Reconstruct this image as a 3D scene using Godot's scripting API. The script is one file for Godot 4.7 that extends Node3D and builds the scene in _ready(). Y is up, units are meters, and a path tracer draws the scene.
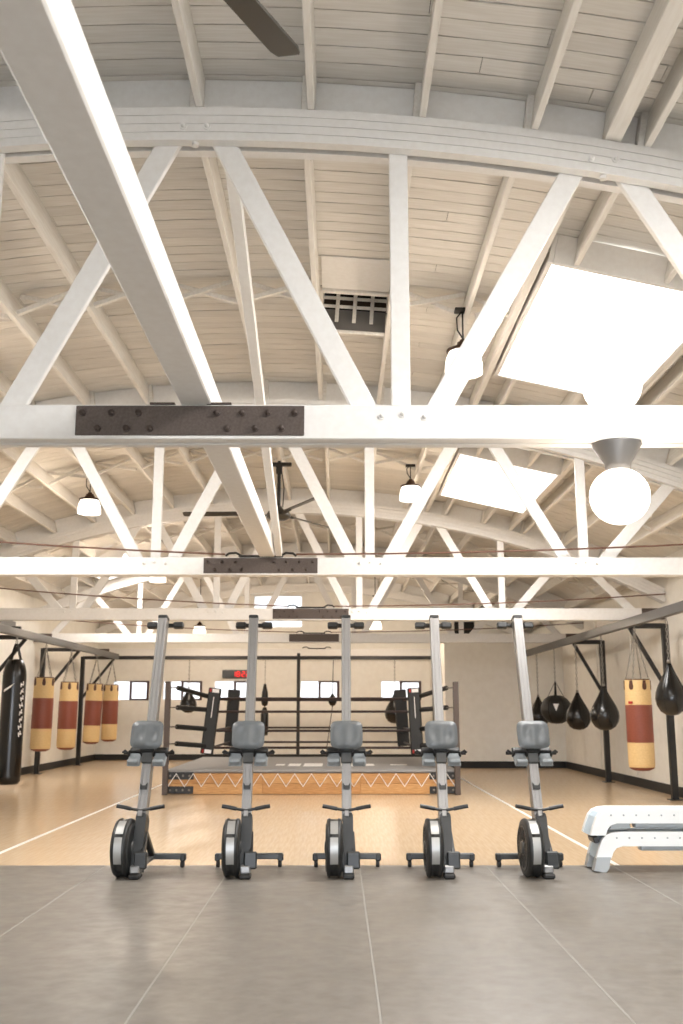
extends Node3D

# ---------------------------------------------------------------- geometry collector
class Geo:
	var v := PackedVector3Array()
	var n := PackedVector3Array()

	func tri(a: Vector3, b: Vector3, c: Vector3) -> void:   # counter-clockwise seen from outside
		var q := (b - a).cross(c - a).normalized()
		v.append_array([a, c, b])
		n.append_array([q, q, q])

	func tri_n(a: Vector3, b: Vector3, c: Vector3, na: Vector3, nb: Vector3, nc: Vector3) -> void:
		if (b - a).cross(c - a).dot(na + nb + nc) < 0.0:
			v.append_array([a, b, c])
			n.append_array([na, nb, nc])
		else:
			v.append_array([a, c, b])
			n.append_array([na, nc, nb])

	func quad(a: Vector3, b: Vector3, c: Vector3, d: Vector3) -> void:
		tri(a, b, c)
		tri(a, c, d)

	func quad_n(p: Array, q: Array) -> void:
		tri_n(p[0], p[1], p[2], q[0], q[1], q[2])
		tri_n(p[0], p[2], p[3], q[0], q[2], q[3])

	func out(a: Vector3, b: Vector3, c: Vector3, d: Vector3, from: Vector3) -> void:
		var q := (b - a).cross(c - a)
		if q.length_squared() < 1e-16:
			q = (c - a).cross(d - a)
		if q.dot((a + b + c + d) * 0.25 - from) >= 0.0:
			quad(a, b, c, d)
		else:
			quad(d, c, b, a)

	func box(at: Vector3, size: Vector3, basis := Basis.IDENTITY, bevel := 0.0) -> Geo:
		var h := size * 0.5
		var b := minf(bevel, minf(h.x, minf(h.y, h.z)) * 0.9)
		if b <= 0.0:
			for ax in 3:
				for s in [-1.0, 1.0]:
					var p := []
					for k in [[-1, -1], [1, -1], [1, 1], [-1, 1]]:
						var w := Vector3.ZERO
						w[ax] = s * h[ax]
						w[(ax + 1) % 3] = k[0] * h[(ax + 1) % 3]
						w[(ax + 2) % 3] = k[1] * h[(ax + 2) % 3]
						p.append(at + basis * w)
					out(p[0], p[1], p[2], p[3], at)
			return self
		var pt := func(s: Vector3, ax: int) -> Vector3:
			var w := Vector3(s.x * (h.x - b), s.y * (h.y - b), s.z * (h.z - b))
			w[ax] = s[ax] * h[ax]
			return at + basis * w
		for ax in 3:
			for s in [-1.0, 1.0]:
				var p := []
				for k in [[-1, -1], [1, -1], [1, 1], [-1, 1]]:
					var w := Vector3.ZERO
					w[ax] = s
					w[(ax + 1) % 3] = k[0]
					w[(ax + 2) % 3] = k[1]
					p.append(pt.call(w, ax))
				out(p[0], p[1], p[2], p[3], at)
			var i := (ax + 1) % 3
			var j := (ax + 2) % 3
			for si in [-1.0, 1.0]:
				for sj in [-1.0, 1.0]:
					var w0 := Vector3.ZERO
					w0[ax] = -1.0
					w0[i] = si
					w0[j] = sj
					var w1 := w0
					w1[ax] = 1.0
					out(pt.call(w0, i), pt.call(w1, i), pt.call(w1, j), pt.call(w0, j), at)
		for sx in [-1.0, 1.0]:
			for sy in [-1.0, 1.0]:
				for sz in [-1.0, 1.0]:
					var w := Vector3(sx, sy, sz)
					var a: Vector3 = pt.call(w, 0)
					var c: Vector3 = pt.call(w, 1)
					var d: Vector3 = pt.call(w, 2)
					if (c - a).cross(d - a).dot(basis * w) >= 0.0:
						tri(a, c, d)
					else:
						tri(a, d, c)
		return self

	# a bar from p to q: w across (horizontal-ish side), h along `up`
	func bar(p: Vector3, q: Vector3, w: float, h: float, up := Vector3.UP, bevel := 0.0) -> Geo:
		var z := (q - p).normalized()
		var x := up.cross(z)
		if x.length() < 1e-4:
			x = Vector3.RIGHT
		x = x.normalized()
		var y := z.cross(x).normalized()
		return box((p + q) * 0.5, Vector3(w, h, p.distance_to(q)), Basis(x, y, z), bevel)

	func tube(pts: Array, r: float, sides := 8, caps := true) -> Geo:
		var count := pts.size()
		var rings := []
		var norms := []
		var side := Vector3.ZERO
		for i in count:
			var t: Vector3
			if i == 0:
				t = pts[1] - pts[0]
			elif i == count - 1:
				t = pts[i] - pts[i - 1]
			else:
				t = (pts[i] - pts[i - 1]).normalized() + (pts[i + 1] - pts[i]).normalized()
			t = t.normalized()
			if i == 0:
				side = t.cross(Vector3.UP if absf(t.y) < 0.9 else Vector3.RIGHT).normalized()
			else:
				side = (side - t * side.dot(t)).normalized()
			var other := t.cross(side)
			var ring := []
			var nn := []
			for k in sides:
				var a := TAU * k / sides
				var d := side * cos(a) + other * sin(a)
				ring.append(pts[i] + d * r)
				nn.append(d)
			rings.append(ring)
			norms.append(nn)
		for i in count - 1:
			for k in sides:
				var m := (k + 1) % sides
				quad_n([rings[i][k], rings[i][m], rings[i + 1][m], rings[i + 1][k]], [norms[i][k], norms[i][m], norms[i + 1][m], norms[i + 1][k]])
		if caps:
			for e in [0, count - 1]:
				var d: Vector3 = (pts[0] - pts[1]).normalized() if e == 0 else (pts[count - 1] - pts[count - 2]).normalized()
				for k in range(1, sides - 1):
					tri_n(rings[e][0], rings[e][k], rings[e][k + 1], d, d, d)
		return self

	# profile of (radius, height); smooth except where a point is given twice
	func lathe(prof: Array, sides: int, xf := Transform3D.IDENTITY) -> Geo:
		var count := prof.size()
		var seg := []
		for i in count - 1:
			var d: Vector2 = prof[i + 1] - prof[i]
			seg.append(Vector2(d.y, -d.x).normalized() if d.length() > 1e-6 else Vector2.ZERO)
		for i in count - 1:
			if seg[i] == Vector2.ZERO:
				continue
			var n0: Vector2 = seg[i]
			var n1: Vector2 = seg[i]
			if i > 0 and seg[i - 1] != Vector2.ZERO:
				n0 = (seg[i] + seg[i - 1]).normalized()
			if i < count - 2 and seg[i + 1] != Vector2.ZERO:
				n1 = (seg[i] + seg[i + 1]).normalized()
			for k in sides:
				var a0 := TAU * k / sides
				var a1 := TAU * (k + 1) / sides
				var p := []
				var q := []
				for e in [[prof[i], n0, a0], [prof[i], n0, a1], [prof[i + 1], n1, a1], [prof[i + 1], n1, a0]]:
					p.append(xf * Vector3(e[0].x * cos(e[2]), e[0].y, e[0].x * sin(e[2])))
					q.append((xf.basis * Vector3(e[1].x * cos(e[2]), e[1].y, e[1].x * sin(e[2]))).normalized())
				if prof[i].x < 1e-5:
					tri_n(p[0], p[2], p[3], q[0], q[2], q[3])
				elif prof[i + 1].x < 1e-5:
					tri_n(p[0], p[1], p[2], q[0], q[1], q[2])
				else:
					quad_n(p, q)
		return self

	# polygon in the local xy plane, extruded along local z by depth (centred)
	func extrude(poly: PackedVector2Array, depth: float, xf := Transform3D.IDENTITY) -> Geo:
		var idx := Geometry2D.triangulate_polygon(poly)
		var zf := xf.basis.z.normalized()
		for t in range(0, idx.size(), 3):
			for s in [-1.0, 1.0]:
				var a := xf * Vector3(poly[idx[t]].x, poly[idx[t]].y, s * depth * 0.5)
				var b := xf * Vector3(poly[idx[t + 1]].x, poly[idx[t + 1]].y, s * depth * 0.5)
				var c := xf * Vector3(poly[idx[t + 2]].x, poly[idx[t + 2]].y, s * depth * 0.5)
				tri_n(a, b, c, zf * s, zf * s, zf * s)
		var cw := Geometry2D.is_polygon_clockwise(poly)
		for i in poly.size():
			var j := (i + 1) % poly.size()
			var e := poly[j] - poly[i]
			var o := Vector2(e.y, -e.x).normalized() * (-1.0 if cw else 1.0)
			var q := (xf.basis * Vector3(o.x, o.y, 0)).normalized()
			quad_n([xf * Vector3(poly[i].x, poly[i].y, -depth * 0.5), xf * Vector3(poly[j].x, poly[j].y, -depth * 0.5), xf * Vector3(poly[j].x, poly[j].y, depth * 0.5), xf * Vector3(poly[i].x, poly[i].y, depth * 0.5)], [q, q, q, q])
		return self

	# an arc-shaped board about the roof's centre line
	func arc(cx: float, cy: float, r0: float, r1: float, x0: float, x1: float, z0: float, z1: float, segs: int) -> Geo:
		var rm := (r0 + r1) * 0.5
		var a0 := asin((x0 - cx) / rm)
		var a1 := asin((x1 - cx) / rm)
		for i in segs:
			var u := lerpf(a0, a1, float(i) / segs)
			var w := lerpf(a0, a1, float(i + 1) / segs)
			var du := Vector3(sin(u), cos(u), 0)
			var dw := Vector3(sin(w), cos(w), 0)
			var c := Vector3(cx, cy, 0)
			var pu0 := c + du * r0
			var pu1 := c + du * r1
			var pw0 := c + dw * r0
			var pw1 := c + dw * r1
			var za := Vector3(0, 0, z0)
			var zb := Vector3(0, 0, z1)
			quad_n([pu0 + za, pw0 + za, pw0 + zb, pu0 + zb], [-du, -dw, -dw, -du])
			quad_n([pu1 + za, pw1 + za, pw1 + zb, pu1 + zb], [du, dw, dw, du])
			var f := Vector3(0, 0, signf(z0 - z1))
			quad_n([pu0 + za, pw0 + za, pw1 + za, pu1 + za], [f, f, f, f])
			quad_n([pu0 + zb, pw0 + zb, pw1 + zb, pu1 + zb], [-f, -f, -f, -f])
			if i == 0:
				var e := Vector3(-cos(u), sin(u), 0) * signf(x1 - x0)
				quad_n([pu0 + za, pu1 + za, pu1 + zb, pu0 + zb], [e, e, e, e])
			if i == segs - 1:
				var e := Vector3(cos(w), -sin(w), 0) * signf(x1 - x0)
				quad_n([pw0 + za, pw1 + za, pw1 + zb, pw0 + zb], [e, e, e, e])
		return self

	func mesh() -> ArrayMesh:
		var m := ArrayMesh.new()
		var a := []
		a.resize(Mesh.ARRAY_MAX)
		a[Mesh.ARRAY_VERTEX] = v
		a[Mesh.ARRAY_NORMAL] = n
		m.add_surface_from_arrays(Mesh.PRIMITIVE_TRIANGLES, a)
		return m

# ---------------------------------------------------------------- scene helpers
var taken := {}
var M := {}
var rng := RandomNumberGenerator.new()
var sky_count := 0

func numbered(called: String) -> String:
	var k: int = taken.get(called, -1) + 1
	taken[called] = k
	return called if k == 0 else "%s_%03d" % [called, k]

func thing(called: String, label: String, category: String, at := Vector3.ZERO, group := "") -> Node3D:
	var o := Node3D.new()
	o.name = numbered(called)
	add_child(o)
	o.position = at
	o.set_meta("label", label)
	o.set_meta("category", category)
	if group != "":
		o.set_meta("group", group)
	return o

func structure(called: String) -> Node3D:
	var o := Node3D.new()
	o.name = called
	add_child(o)
	o.set_meta("kind", "structure")
	return o

func part(called: String, shape, m: Material, parent: Node, label := "") -> MeshInstance3D:
	var o := MeshInstance3D.new()
	o.name = called
	o.mesh = shape.mesh() if shape is Geo else shape
	o.material_override = m
	parent.add_child(o, true)
	if label != "":
		o.set_meta("label", label)
	return o

func noise_tex(freq: float, seed_: int, lo: Color, hi: Color, normal := false, strength := 4.0) -> NoiseTexture2D:
	var f := FastNoiseLite.new()
	f.seed = seed_
	f.noise_type = FastNoiseLite.TYPE_SIMPLEX_SMOOTH
	f.frequency = freq
	f.fractal_octaves = 4
	var t := NoiseTexture2D.new()
	t.width = 512
	t.height = 512
	t.seamless = true
	t.noise = f
	if normal:
		t.as_normal_map = true
		t.bump_strength = strength
	else:
		var g := Gradient.new()
		g.set_color(0, lo)
		g.set_color(1, hi)
		t.color_ramp = g
	return t

func mat(called: String, c: Color, rough: float, metal := 0.0, tex: Texture2D = null, scale := Vector3.ONE, world := false) -> StandardMaterial3D:
	var m := StandardMaterial3D.new()
	m.resource_name = called
	m.albedo_color = c
	m.roughness = rough
	m.metallic = metal
	if tex:
		m.albedo_texture = tex
		m.uv1_triplanar = true
		m.uv1_world_triplanar = world
		m.uv1_scale = scale
	M[called] = m
	return m

func glow(called: String, c: Color, e: float) -> StandardMaterial3D:
	var m := mat(called, c, 0.5)
	m.emission_enabled = true
	m.emission = c
	m.emission_energy_multiplier = e
	return m

# ---------------------------------------------------------------- the place, in metres (distance d in front of the camera is z = -d)
const EYE := 1.38
const CX := -0.855            # ridge line
const CY := -9.295            # centre of the roof's arc
const R0 := 14.0              # underside of the top chords
const R1 := 14.22             # joists sit here
const R2 := 14.46             # underside of the planks
const CHORD := 2.865          # underside of the bottom chords
const CHORD_H := 0.20
const LEFT := -6.85
const RIGHT := 5.55
const BACK := 28.75
const FRONT := -9.0
const BAY := 5.71

func truss_d(k: int) -> float:
	return 5.47 + BAY * (k - 1)

func roof_y(x: float, r: float) -> float:
	return CY + sqrt(r * r - (x - CX) * (x - CX))

func _ready() -> void:
	rng.seed = 7
	# --- camera
	var cam := Camera3D.new()
	cam.name = "camera"
	add_child(cam)
	var lens := CameraAttributesPhysical.new()
	lens.frustum_focal_length = 12.0 / (512.0 / 995.0)
	lens.frustum_near = 0.05
	lens.frustum_far = 300.0
	lens.frustum_focus_distance = 6.8
	lens.exposure_aperture = 2.2
	cam.attributes = lens
	cam.fov = rad_to_deg(2.0 * atan(512.0 / 995.0))
	cam.position = Vector3(0, EYE, 0)
	cam.rotation_degrees = Vector3(11.25, -0.2, 0)
	cam.current = true
	# --- sky and exposure
	var env := Environment.new()
	env.background_mode = Environment.BG_SKY
	var sky := Sky.new()
	var sm := ProceduralSkyMaterial.new()
	sm.sky_top_color = Color(0.86, 0.92, 1.0)
	sm.sky_horizon_color = Color(0.95, 0.97, 1.0)
	sm.ground_bottom_color = Color(0.5, 0.48, 0.45)
	sm.ground_horizon_color = Color(0.62, 0.6, 0.57)
	sm.energy_multiplier = 11.0
	sky.sky_material = sm
	env.sky = sky
	env.tonemap_mode = Environment.TONE_MAPPER_LINEAR
	env.tonemap_exposure = 1.54
	env.sdfgi_enabled = true
	env.ssao_enabled = true
	env.ssil_enabled = true
	var we := WorldEnvironment.new()
	we.name = "sky_environment"
	we.environment = env
	add_child(we)

	make_materials()
	# --- skylights: a diffusing sheet and the daylight that it lets in
	skylight(1.63, 2.9, 7.05, 9.6, "large white diffusing skylight nearest the camera, above the nearest truss", 13.0)
	skylight(1.63, 2.9, 12.78, 15.33, "white diffusing skylight in the second bay, beyond the nearest truss", 15.0)
	skylight(-5.25, -4.35, 20.0, 22.2, "small far skylight low on the left slope of the roof", 5.0)
	skylight(1.78, 3.0, 1.3, 3.85, "white diffusing skylight unseen overhead, placed to light the nearest truss", 15.0)  # out of view overhead, placed to brighten the nearest truss
	skylight(1.63, 2.9, -4.4, -1.85, "white diffusing skylight unseen behind the camera, placed to light the nearest truss", 16.0)  # unseen, lights the near truss from behind the camera
	skylight(-4.6, -3.35, -4.4, -1.85, "white diffusing skylight unseen behind the camera on the left slope, placed to light the nearest truss", 16.0)  # unseen as well, lights the left part of the near truss

	skylight(-4.75, -3.5, 7.05, 9.6, "white diffusing skylight out of view to the left, lighting the bay beyond the nearest truss", 12.0)  # outside the frame at the left, lights this bay from that side

	build_shell()
	build_roof()
	for k in range(0, 6):
		build_truss(k)
	build_beams()
	build_floor()
	build_ring()
	build_racks()
	build_bags()
	for i in 5:
		build_rower(i)
	build_benches()
	build_lamps()
	build_fans()
	build_small()

# ---------------------------------------------------------------- materials
func make_materials() -> void:
	var grain := noise_tex(0.012, 3, Color(0.93, 0.92, 0.905), Color(1, 1, 1))
	var mottled := noise_tex(0.02, 9, Color(0.97, 0.965, 0.96), Color(1, 1, 1))
	mat("white_paint", Color(0.90, 0.895, 0.885), 0.5, 0.0, mottled, Vector3(1.5, 1.5, 1.5))
	mat("joist_paint", Color(0.90, 0.89, 0.87), 0.6, 0.0, grain, Vector3(4, 4, 0.4))
	for i in 4:
		var f: float = [1.0, 0.975, 0.99, 0.96][i]
		mat("plank_paint_%d" % i, Color(0.90 * f, 0.89 * f, 0.87 * f), 0.65, 0.0, grain, Vector3(0.35, 5, 5))
	mat("sheathing", Color(0.22, 0.17, 0.13), 0.9)
	mat("wall_paint", Color(0.935, 0.925, 0.895), 0.65, 0.0, mottled, Vector3(0.4, 0.4, 0.4), true)
	mat("black_rubber", Color(0.09, 0.085, 0.08), 0.6)
	mat("steel_dark", Color(0.16, 0.155, 0.15), 0.45, 0.3)
	mat("rail_grey", Color(0.36, 0.355, 0.35), 0.4, 0.4)
	var rust := noise_tex(0.03, 21, Color(0.84, 0.80, 0.78), Color(1.0, 1.0, 1.0))
	mat("plate_steel", Color(0.37, 0.335, 0.315), 0.55, 0.35, rust, Vector3(3, 3, 3))
	mat("bolt_steel", Color(0.30, 0.26, 0.24), 0.5, 0.5)
	mat("cable_rust", Color(0.42, 0.30, 0.25), 0.6, 0.2)
	var maple := noise_tex(0.01, 31, Color(0.93, 0.90, 0.86), Color(1, 1, 1))
	var fl := mat("maple_floor", Color(0.84, 0.75, 0.63), 0.22, 0.0, maple, Vector3(6, 1, 0.35), true)
	fl.metallic_specular = 0.5
	mat("line_white", Color(0.93, 0.92, 0.89), 0.35)
	var scuff := noise_tex(0.02, 41, Color(0.88, 0.875, 0.865), Color(1.0, 1.0, 1.0))
	var mt := mat("mat_rubber", Color(0.475, 0.455, 0.43), 0.46, 0.0, scuff, Vector3(0.8, 0.8, 0.8), true)
	mt.roughness_texture = noise_tex(0.008, 47, Color(0.65, 0.65, 0.65), Color(1, 1, 1))
	mat("seam_grey", Color(0.58, 0.57, 0.55), 0.5)
	var pine := noise_tex(0.02, 51, Color(0.82, 0.75, 0.66), Color(1, 1, 1))
	mat("pine", Color(0.84, 0.66, 0.44), 0.55, 0.0, pine, Vector3(0.5, 6, 6))
	mat("pine_dark", Color(0.80, 0.61, 0.39), 0.55, 0.0, pine, Vector3(0.5, 6, 6))
	mat("canvas_grey", Color(0.56, 0.55, 0.54), 0.8)
	mat("print_white", Color(0.92, 0.91, 0.9), 0.6)
	mat("lace_white", Color(0.94, 0.92, 0.9), 0.7)
	mat("vinyl_black", Color(0.075, 0.072, 0.068), 0.22)
	mat("pad_black", Color(0.11, 0.105, 0.095), 0.55)
	var leather := noise_tex(0.03, 61, Color(0.9, 0.88, 0.85), Color(1, 1, 1))
	mat("leather_tan", Color(0.87, 0.75, 0.54), 0.5, 0.0, leather, Vector3(2, 2, 2))
	mat("leather_maroon", Color(0.52, 0.27, 0.20), 0.48, 0.0, leather, Vector3(2, 2, 2))
	mat("leather_dark", Color(0.30, 0.17, 0.11), 0.6)
	mat("chain_steel", Color(0.55, 0.53, 0.5), 0.35, 0.8)
	mat("rope_brown", Color(0.17, 0.11, 0.09), 0.6)
	mat("strap_black", Color(0.08, 0.075, 0.07), 0.7)
	var al := mat("aluminium", Color(0.56, 0.555, 0.55), 0.42, 0.75)
	al.metallic_specular = 0.6
	mat("rower_black", Color(0.105, 0.11, 0.11), 0.42)
	mat("rower_grey", Color(0.17, 0.175, 0.175), 0.45)
	mat("screen_mesh", Color(0.62, 0.62, 0.61), 0.4, 0.5)
	mat("seat_grey", Color(0.335, 0.35, 0.358), 0.36)
	mat("foot_grey", Color(0.48, 0.50, 0.51), 0.5)
	mat("frame_grey", Color(0.28, 0.285, 0.285), 0.4, 0.3)
	mat("bench_white", Color(0.90, 0.91, 0.91), 0.35)
	mat("bench_blue", Color(0.72, 0.79, 0.84), 0.5)
	mat("bench_grey", Color(0.66, 0.68, 0.69), 0.45)
	mat("bench_dark", Color(0.22, 0.22, 0.22), 0.5)
	mat("fan_dark", Color(0.20, 0.185, 0.15), 0.35, 0.1)
	mat("bronze", Color(0.24, 0.17, 0.12), 0.4, 0.5)
	mat("cap_grey", Color(0.46, 0.45, 0.44), 0.4, 0.4)
	mat("clock_black", Color(0.05, 0.055, 0.045), 0.3)
	mat("sash_brown", Color(0.26, 0.17, 0.15), 0.5)
	mat("vent_dark", Color(0.08, 0.075, 0.07), 0.8)
	mat("concrete", Color(0.6, 0.58, 0.55), 0.85)
	mat("red_mark", Color(0.62, 0.12, 0.08), 0.6)
	var gl := mat("glass", Color(0.93, 0.95, 0.96, 0.72), 0.2)
	gl.transparency = BaseMaterial3D.TRANSPARENCY_ALPHA
	glow("diffuser_glow", Color(1.0, 1.0, 1.0), 1.6)
	glow("lamp_glass_glow", Color(1.0, 0.97, 0.92), 1.5)
	glow("display_red_glow", Color(1.0, 0.10, 0.08), 0.55)

# ---------------------------------------------------------------- skylights
func skylight(x0: float, x1: float, d0: float, d1: float, label: String, energy: float) -> void:
	var xm := (x0 + x1) * 0.5
	var a := asin((xm - CX) / R1)
	var w := (x1 - x0) / cos(a)
	var l := d1 - d0
	var up := Vector3(sin(a), cos(a), 0)
	var right := Vector3(cos(a), -sin(a), 0)
	var basis := Basis(right, up, Vector3.BACK)
	sky_count += 1
	var o := structure("window_%d" % (6 + sky_count))
	o.set_meta("label", label)
	o.position = Vector3(CX, CY, -(d0 + d1) * 0.5) + up * (R1 - 0.012)
	o.basis = basis
	part("diffuser_panel", Geo.new().box(Vector3.ZERO, Vector3(w, 0.012, l)), M.diffuser_glow, o, "glowing white diffusing sheet")
	for s in [-1.0, 1.0]:
		part("curb_board", Geo.new().box(Vector3(s * (w * 0.5 + 0.02), 0.11, 0), Vector3(0.038, 0.24, l + 0.08), Basis.IDENTITY, 0.004), M.white_paint, o)
		part("curb_board", Geo.new().box(Vector3(0, 0.11, s * (l * 0.5 + 0.02)), Vector3(w, 0.24, 0.038), Basis.IDENTITY, 0.004), M.white_paint, o)
	var li := AreaLight3D.new()
	li.name = "skylight_daylight"
	o.add_child(li, true)
	li.position = Vector3(0, -0.02, 0)
	li.rotation = Vector3(-PI / 2, 0, 0)
	li.area_size = Vector2(w, l)
	li.area_normalize_energy = true
	li.light_energy = energy
	li.light_color = Color(1.0, 0.99, 0.98)
	li.shadow_enabled = true
	li.set("area_range", 60.0)

# ---------------------------------------------------------------- walls
func holed_wall(o: Node3D, called: String, x0: float, x1: float, zc: float, thick: float, holes: Array, top: Callable) -> void:
	var cuts := [x0, x1]
	for h in holes:
		cuts.append(h[0])
		cuts.append(h[1])
	var x := x0
	while x < x1:
		cuts.append(x)
		x += 0.45
	cuts.sort()
	var g := Geo.new()
	for i in cuts.size() - 1:
		var a: float = cuts[i]
		var b: float = cuts[i + 1]
		if b - a < 1e-4:
			continue
		var m := (a + b) * 0.5
		var spans := []
		var low := 0.0
		var inside := []
		for h in holes:
			if m > h[0] and m < h[1]:
				inside.append(h)
		inside.sort_custom(func(p, q): return p[2] < q[2])
		for h in inside:
			if h[2] > low:
				spans.append([low, low, h[2], h[2]])
			low = h[3]
		spans.append([low, low, top.call(b), top.call(a)])
		for s in spans:
			g.extrude(PackedVector2Array([Vector2(a, s[0]), Vector2(b, s[1]), Vector2(b, s[2]), Vector2(a, s[3])]), thick, Transform3D(Basis.IDENTITY, Vector3(0, 0, zc)))
	part(called, g, M.wall_paint, o)

const WINDOWS := [[-6.4, -5.38], [-4.98, -3.87], [-3.52, -2.34], [-1.08, 0.03], [1.22, 2.36]]

func build_shell() -> void:
	var ground := structure("ground")
	part("unseen_yard", Geo.new().box(Vector3(0, -0.32, -10), Vector3(160, 0.2, 160)), M.concrete, ground)  # ground out of view, placed to bounce sky light into the openings
	# back wall with its windows and the opening high in the gable
	var wb := structure("wall_back")
	var holes := []
	for w in WINDOWS:
		holes.append([w[0], w[1], 1.65, 2.19])
	holes.append([-2.42, -1.05, 3.72, 4.62])
	holed_wall(wb, "plaster", LEFT - 0.2, RIGHT + 0.2, -(BACK + 0.1), 0.2, holes, func(x): return roof_y(x, R2 + 0.05))
	for v in [[3.35, 3.92, 3.46, 3.87], [3.3, 3.85, 4.12, 4.40]]:
		part("gable_vent", Geo.new().box(Vector3((v[0] + v[1]) * 0.5, (v[2] + v[3]) * 0.5, -BACK + 0.012), Vector3(v[1] - v[0], v[3] - v[2], 0.024), Basis.IDENTITY, 0.005), M.vent_dark, wb, "dark vent opening high in the gable")
	var wl := structure("wall_left")
	part("plaster", Geo.new().box(Vector3(LEFT - 0.1, 1.95, -(BACK + FRONT) * 0.5), Vector3(0.2, 3.9, BACK - FRONT)), M.wall_paint, wl)
	var wr := structure("wall_right")
	part("plaster", Geo.new().box(Vector3(RIGHT + 0.1, 1.9, -(BACK + FRONT) * 0.5), Vector3(0.2, 3.75, BACK - FRONT)), M.wall_paint, wr)
	# wall boards, eight feet tall, with open joints
	for side in 2:
		var d := 9.5
		while d < BACK - 0.1:
			var e := minf(d + 1.22, (BACK - 0.02) if side == 0 else 24.75)
			if e - d < 0.1:
				break
			var x := LEFT + 0.006 if side == 0 else RIGHT - 0.006
			part("wall_board", Geo.new().box(Vector3(x, 1.245, -(d + e) * 0.5), Vector3(0.012, 2.49, e - d - 0.006), Basis.IDENTITY, 0.004), M.wall_paint, wl if side == 0 else wr)
			d = e
	# unseen front wall, with a wide open doorway placed to light the nearest truss
	var wf := structure("wall_front")
	holed_wall(wf, "plaster", LEFT - 0.2, RIGHT + 0.2, -(FRONT - 0.1), 0.2, [[-4.6, 3.4, -1.0, 3.3]], func(x): return roof_y(x, R2 + 0.05))
	# the boxed-in room at the right of the back wall
	var wp := structure("wall_partition")
	part("front_face", Geo.new().box(Vector3((2.63 + RIGHT) * 0.5, 1.5, -24.87), Vector3(RIGHT - 2.63, 3.0, 0.14)), M.wall_paint, wp)
	part("side_face", Geo.new().box(Vector3(2.70, 1.5, -(24.94 + BACK) * 0.5), Vector3(0.14, 3.0, BACK - 24.94)), M.wall_paint, wp)
	part("lid", Geo.new().box(Vector3((2.63 + RIGHT) * 0.5, 3.04, -(24.8 + BACK) * 0.5), Vector3(RIGHT - 2.63, 0.08, BACK - 24.8)), M.wall_paint, wp)
	# skirting
	var sets := [["baseboard_left", Vector3(LEFT + 0.022, 0.08, -(BACK + FRONT) * 0.5), Vector3(0.02, 0.16, BACK - FRONT)],
		["baseboard_right", Vector3(RIGHT - 0.022, 0.08, -(24.8 + FRONT) * 0.5), Vector3(0.02, 0.16, 24.8 - FRONT)],
		["baseboard_back", Vector3((LEFT + 2.63) * 0.5, 0.08, -BACK + 0.01), Vector3(2.6 - LEFT, 0.16, 0.02)],
		["baseboard_partition", Vector3((2.63 + RIGHT) * 0.5, 0.08, -24.79), Vector3(RIGHT - 2.68, 0.16, 0.02)]]
	for s in sets:
		var b := structure(s[0])
		part("skirting_board", Geo.new().box(s[1], s[2], Basis.IDENTITY, 0.004), M.black_rubber, b)
	# back windows: a plain light at the left, a framed sash at the right
	for i in WINDOWS.size():
		var w: Array = WINDOWS[i]
		var o := structure("window_%d" % (i + 1))
		var xm: float = (w[0] + w[1]) * 0.5
		var z := -BACK - 0.06
		part("glass_pane", Geo.new().box(Vector3((w[0] + xm) * 0.5, 1.92, z), Vector3(xm - w[0], 0.54, 0.006)), M.glass, o)
		part("glass_pane", Geo.new().box(Vector3((w[1] + xm) * 0.5, 1.92, z), Vector3(w[1] - xm, 0.54, 0.006)), M.glass, o)
		var g := Geo.new()
		for x in [xm, w[1] - 0.025]:
			g.box(Vector3(x, 1.92, -BACK + 0.0), Vector3(0.065, 0.54, 0.05), Basis.IDENTITY, 0.006)
		for y in [1.672, 2.168]:
			g.box(Vector3((w[1] + xm) * 0.5, y, -BACK + 0.0), Vector3(w[1] - xm, 0.045, 0.048), Basis.IDENTITY, 0.006)
		part("sash_frame", g, M.sash_brown, o)
		var f := Geo.new()
		f.box(Vector3(w[0] + 0.01, 1.92, -BACK - 0.02), Vector3(0.02, 0.54, 0.05))
		f.box(Vector3((w[0] + xm) * 0.5, 2.182, -BACK - 0.02), Vector3(xm - w[0], 0.014, 0.05))
		f.box(Vector3((w[0] + xm) * 0.5, 1.658, -BACK - 0.02), Vector3(xm - w[0], 0.014, 0.05))
		part("outer_frame", f, M.white_paint, o)
	var gw := structure("window_6")
	part("glass_pane", Geo.new().box(Vector3(-1.735, 4.17, -BACK - 0.06), Vector3(1.37, 0.9, 0.006)), M.glass, gw)

# ---------------------------------------------------------------- roof
func joist_xs() -> Array:
	var out := []
	for i in range(-8, 10):
		var x := CX + 0.675 * i
		if x > LEFT + 0.15 and x < RIGHT - 0.15:
			out.append(x)
	return out

func radial(x: float, r: float) -> Array:
	var a := asin((x - CX) / r)
	return [Vector3(CX + r * sin(a), CY + r * cos(a), 0), Basis(Vector3(cos(a), -sin(a), 0), Vector3(sin(a), cos(a), 0), Vector3.BACK), a]

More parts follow.
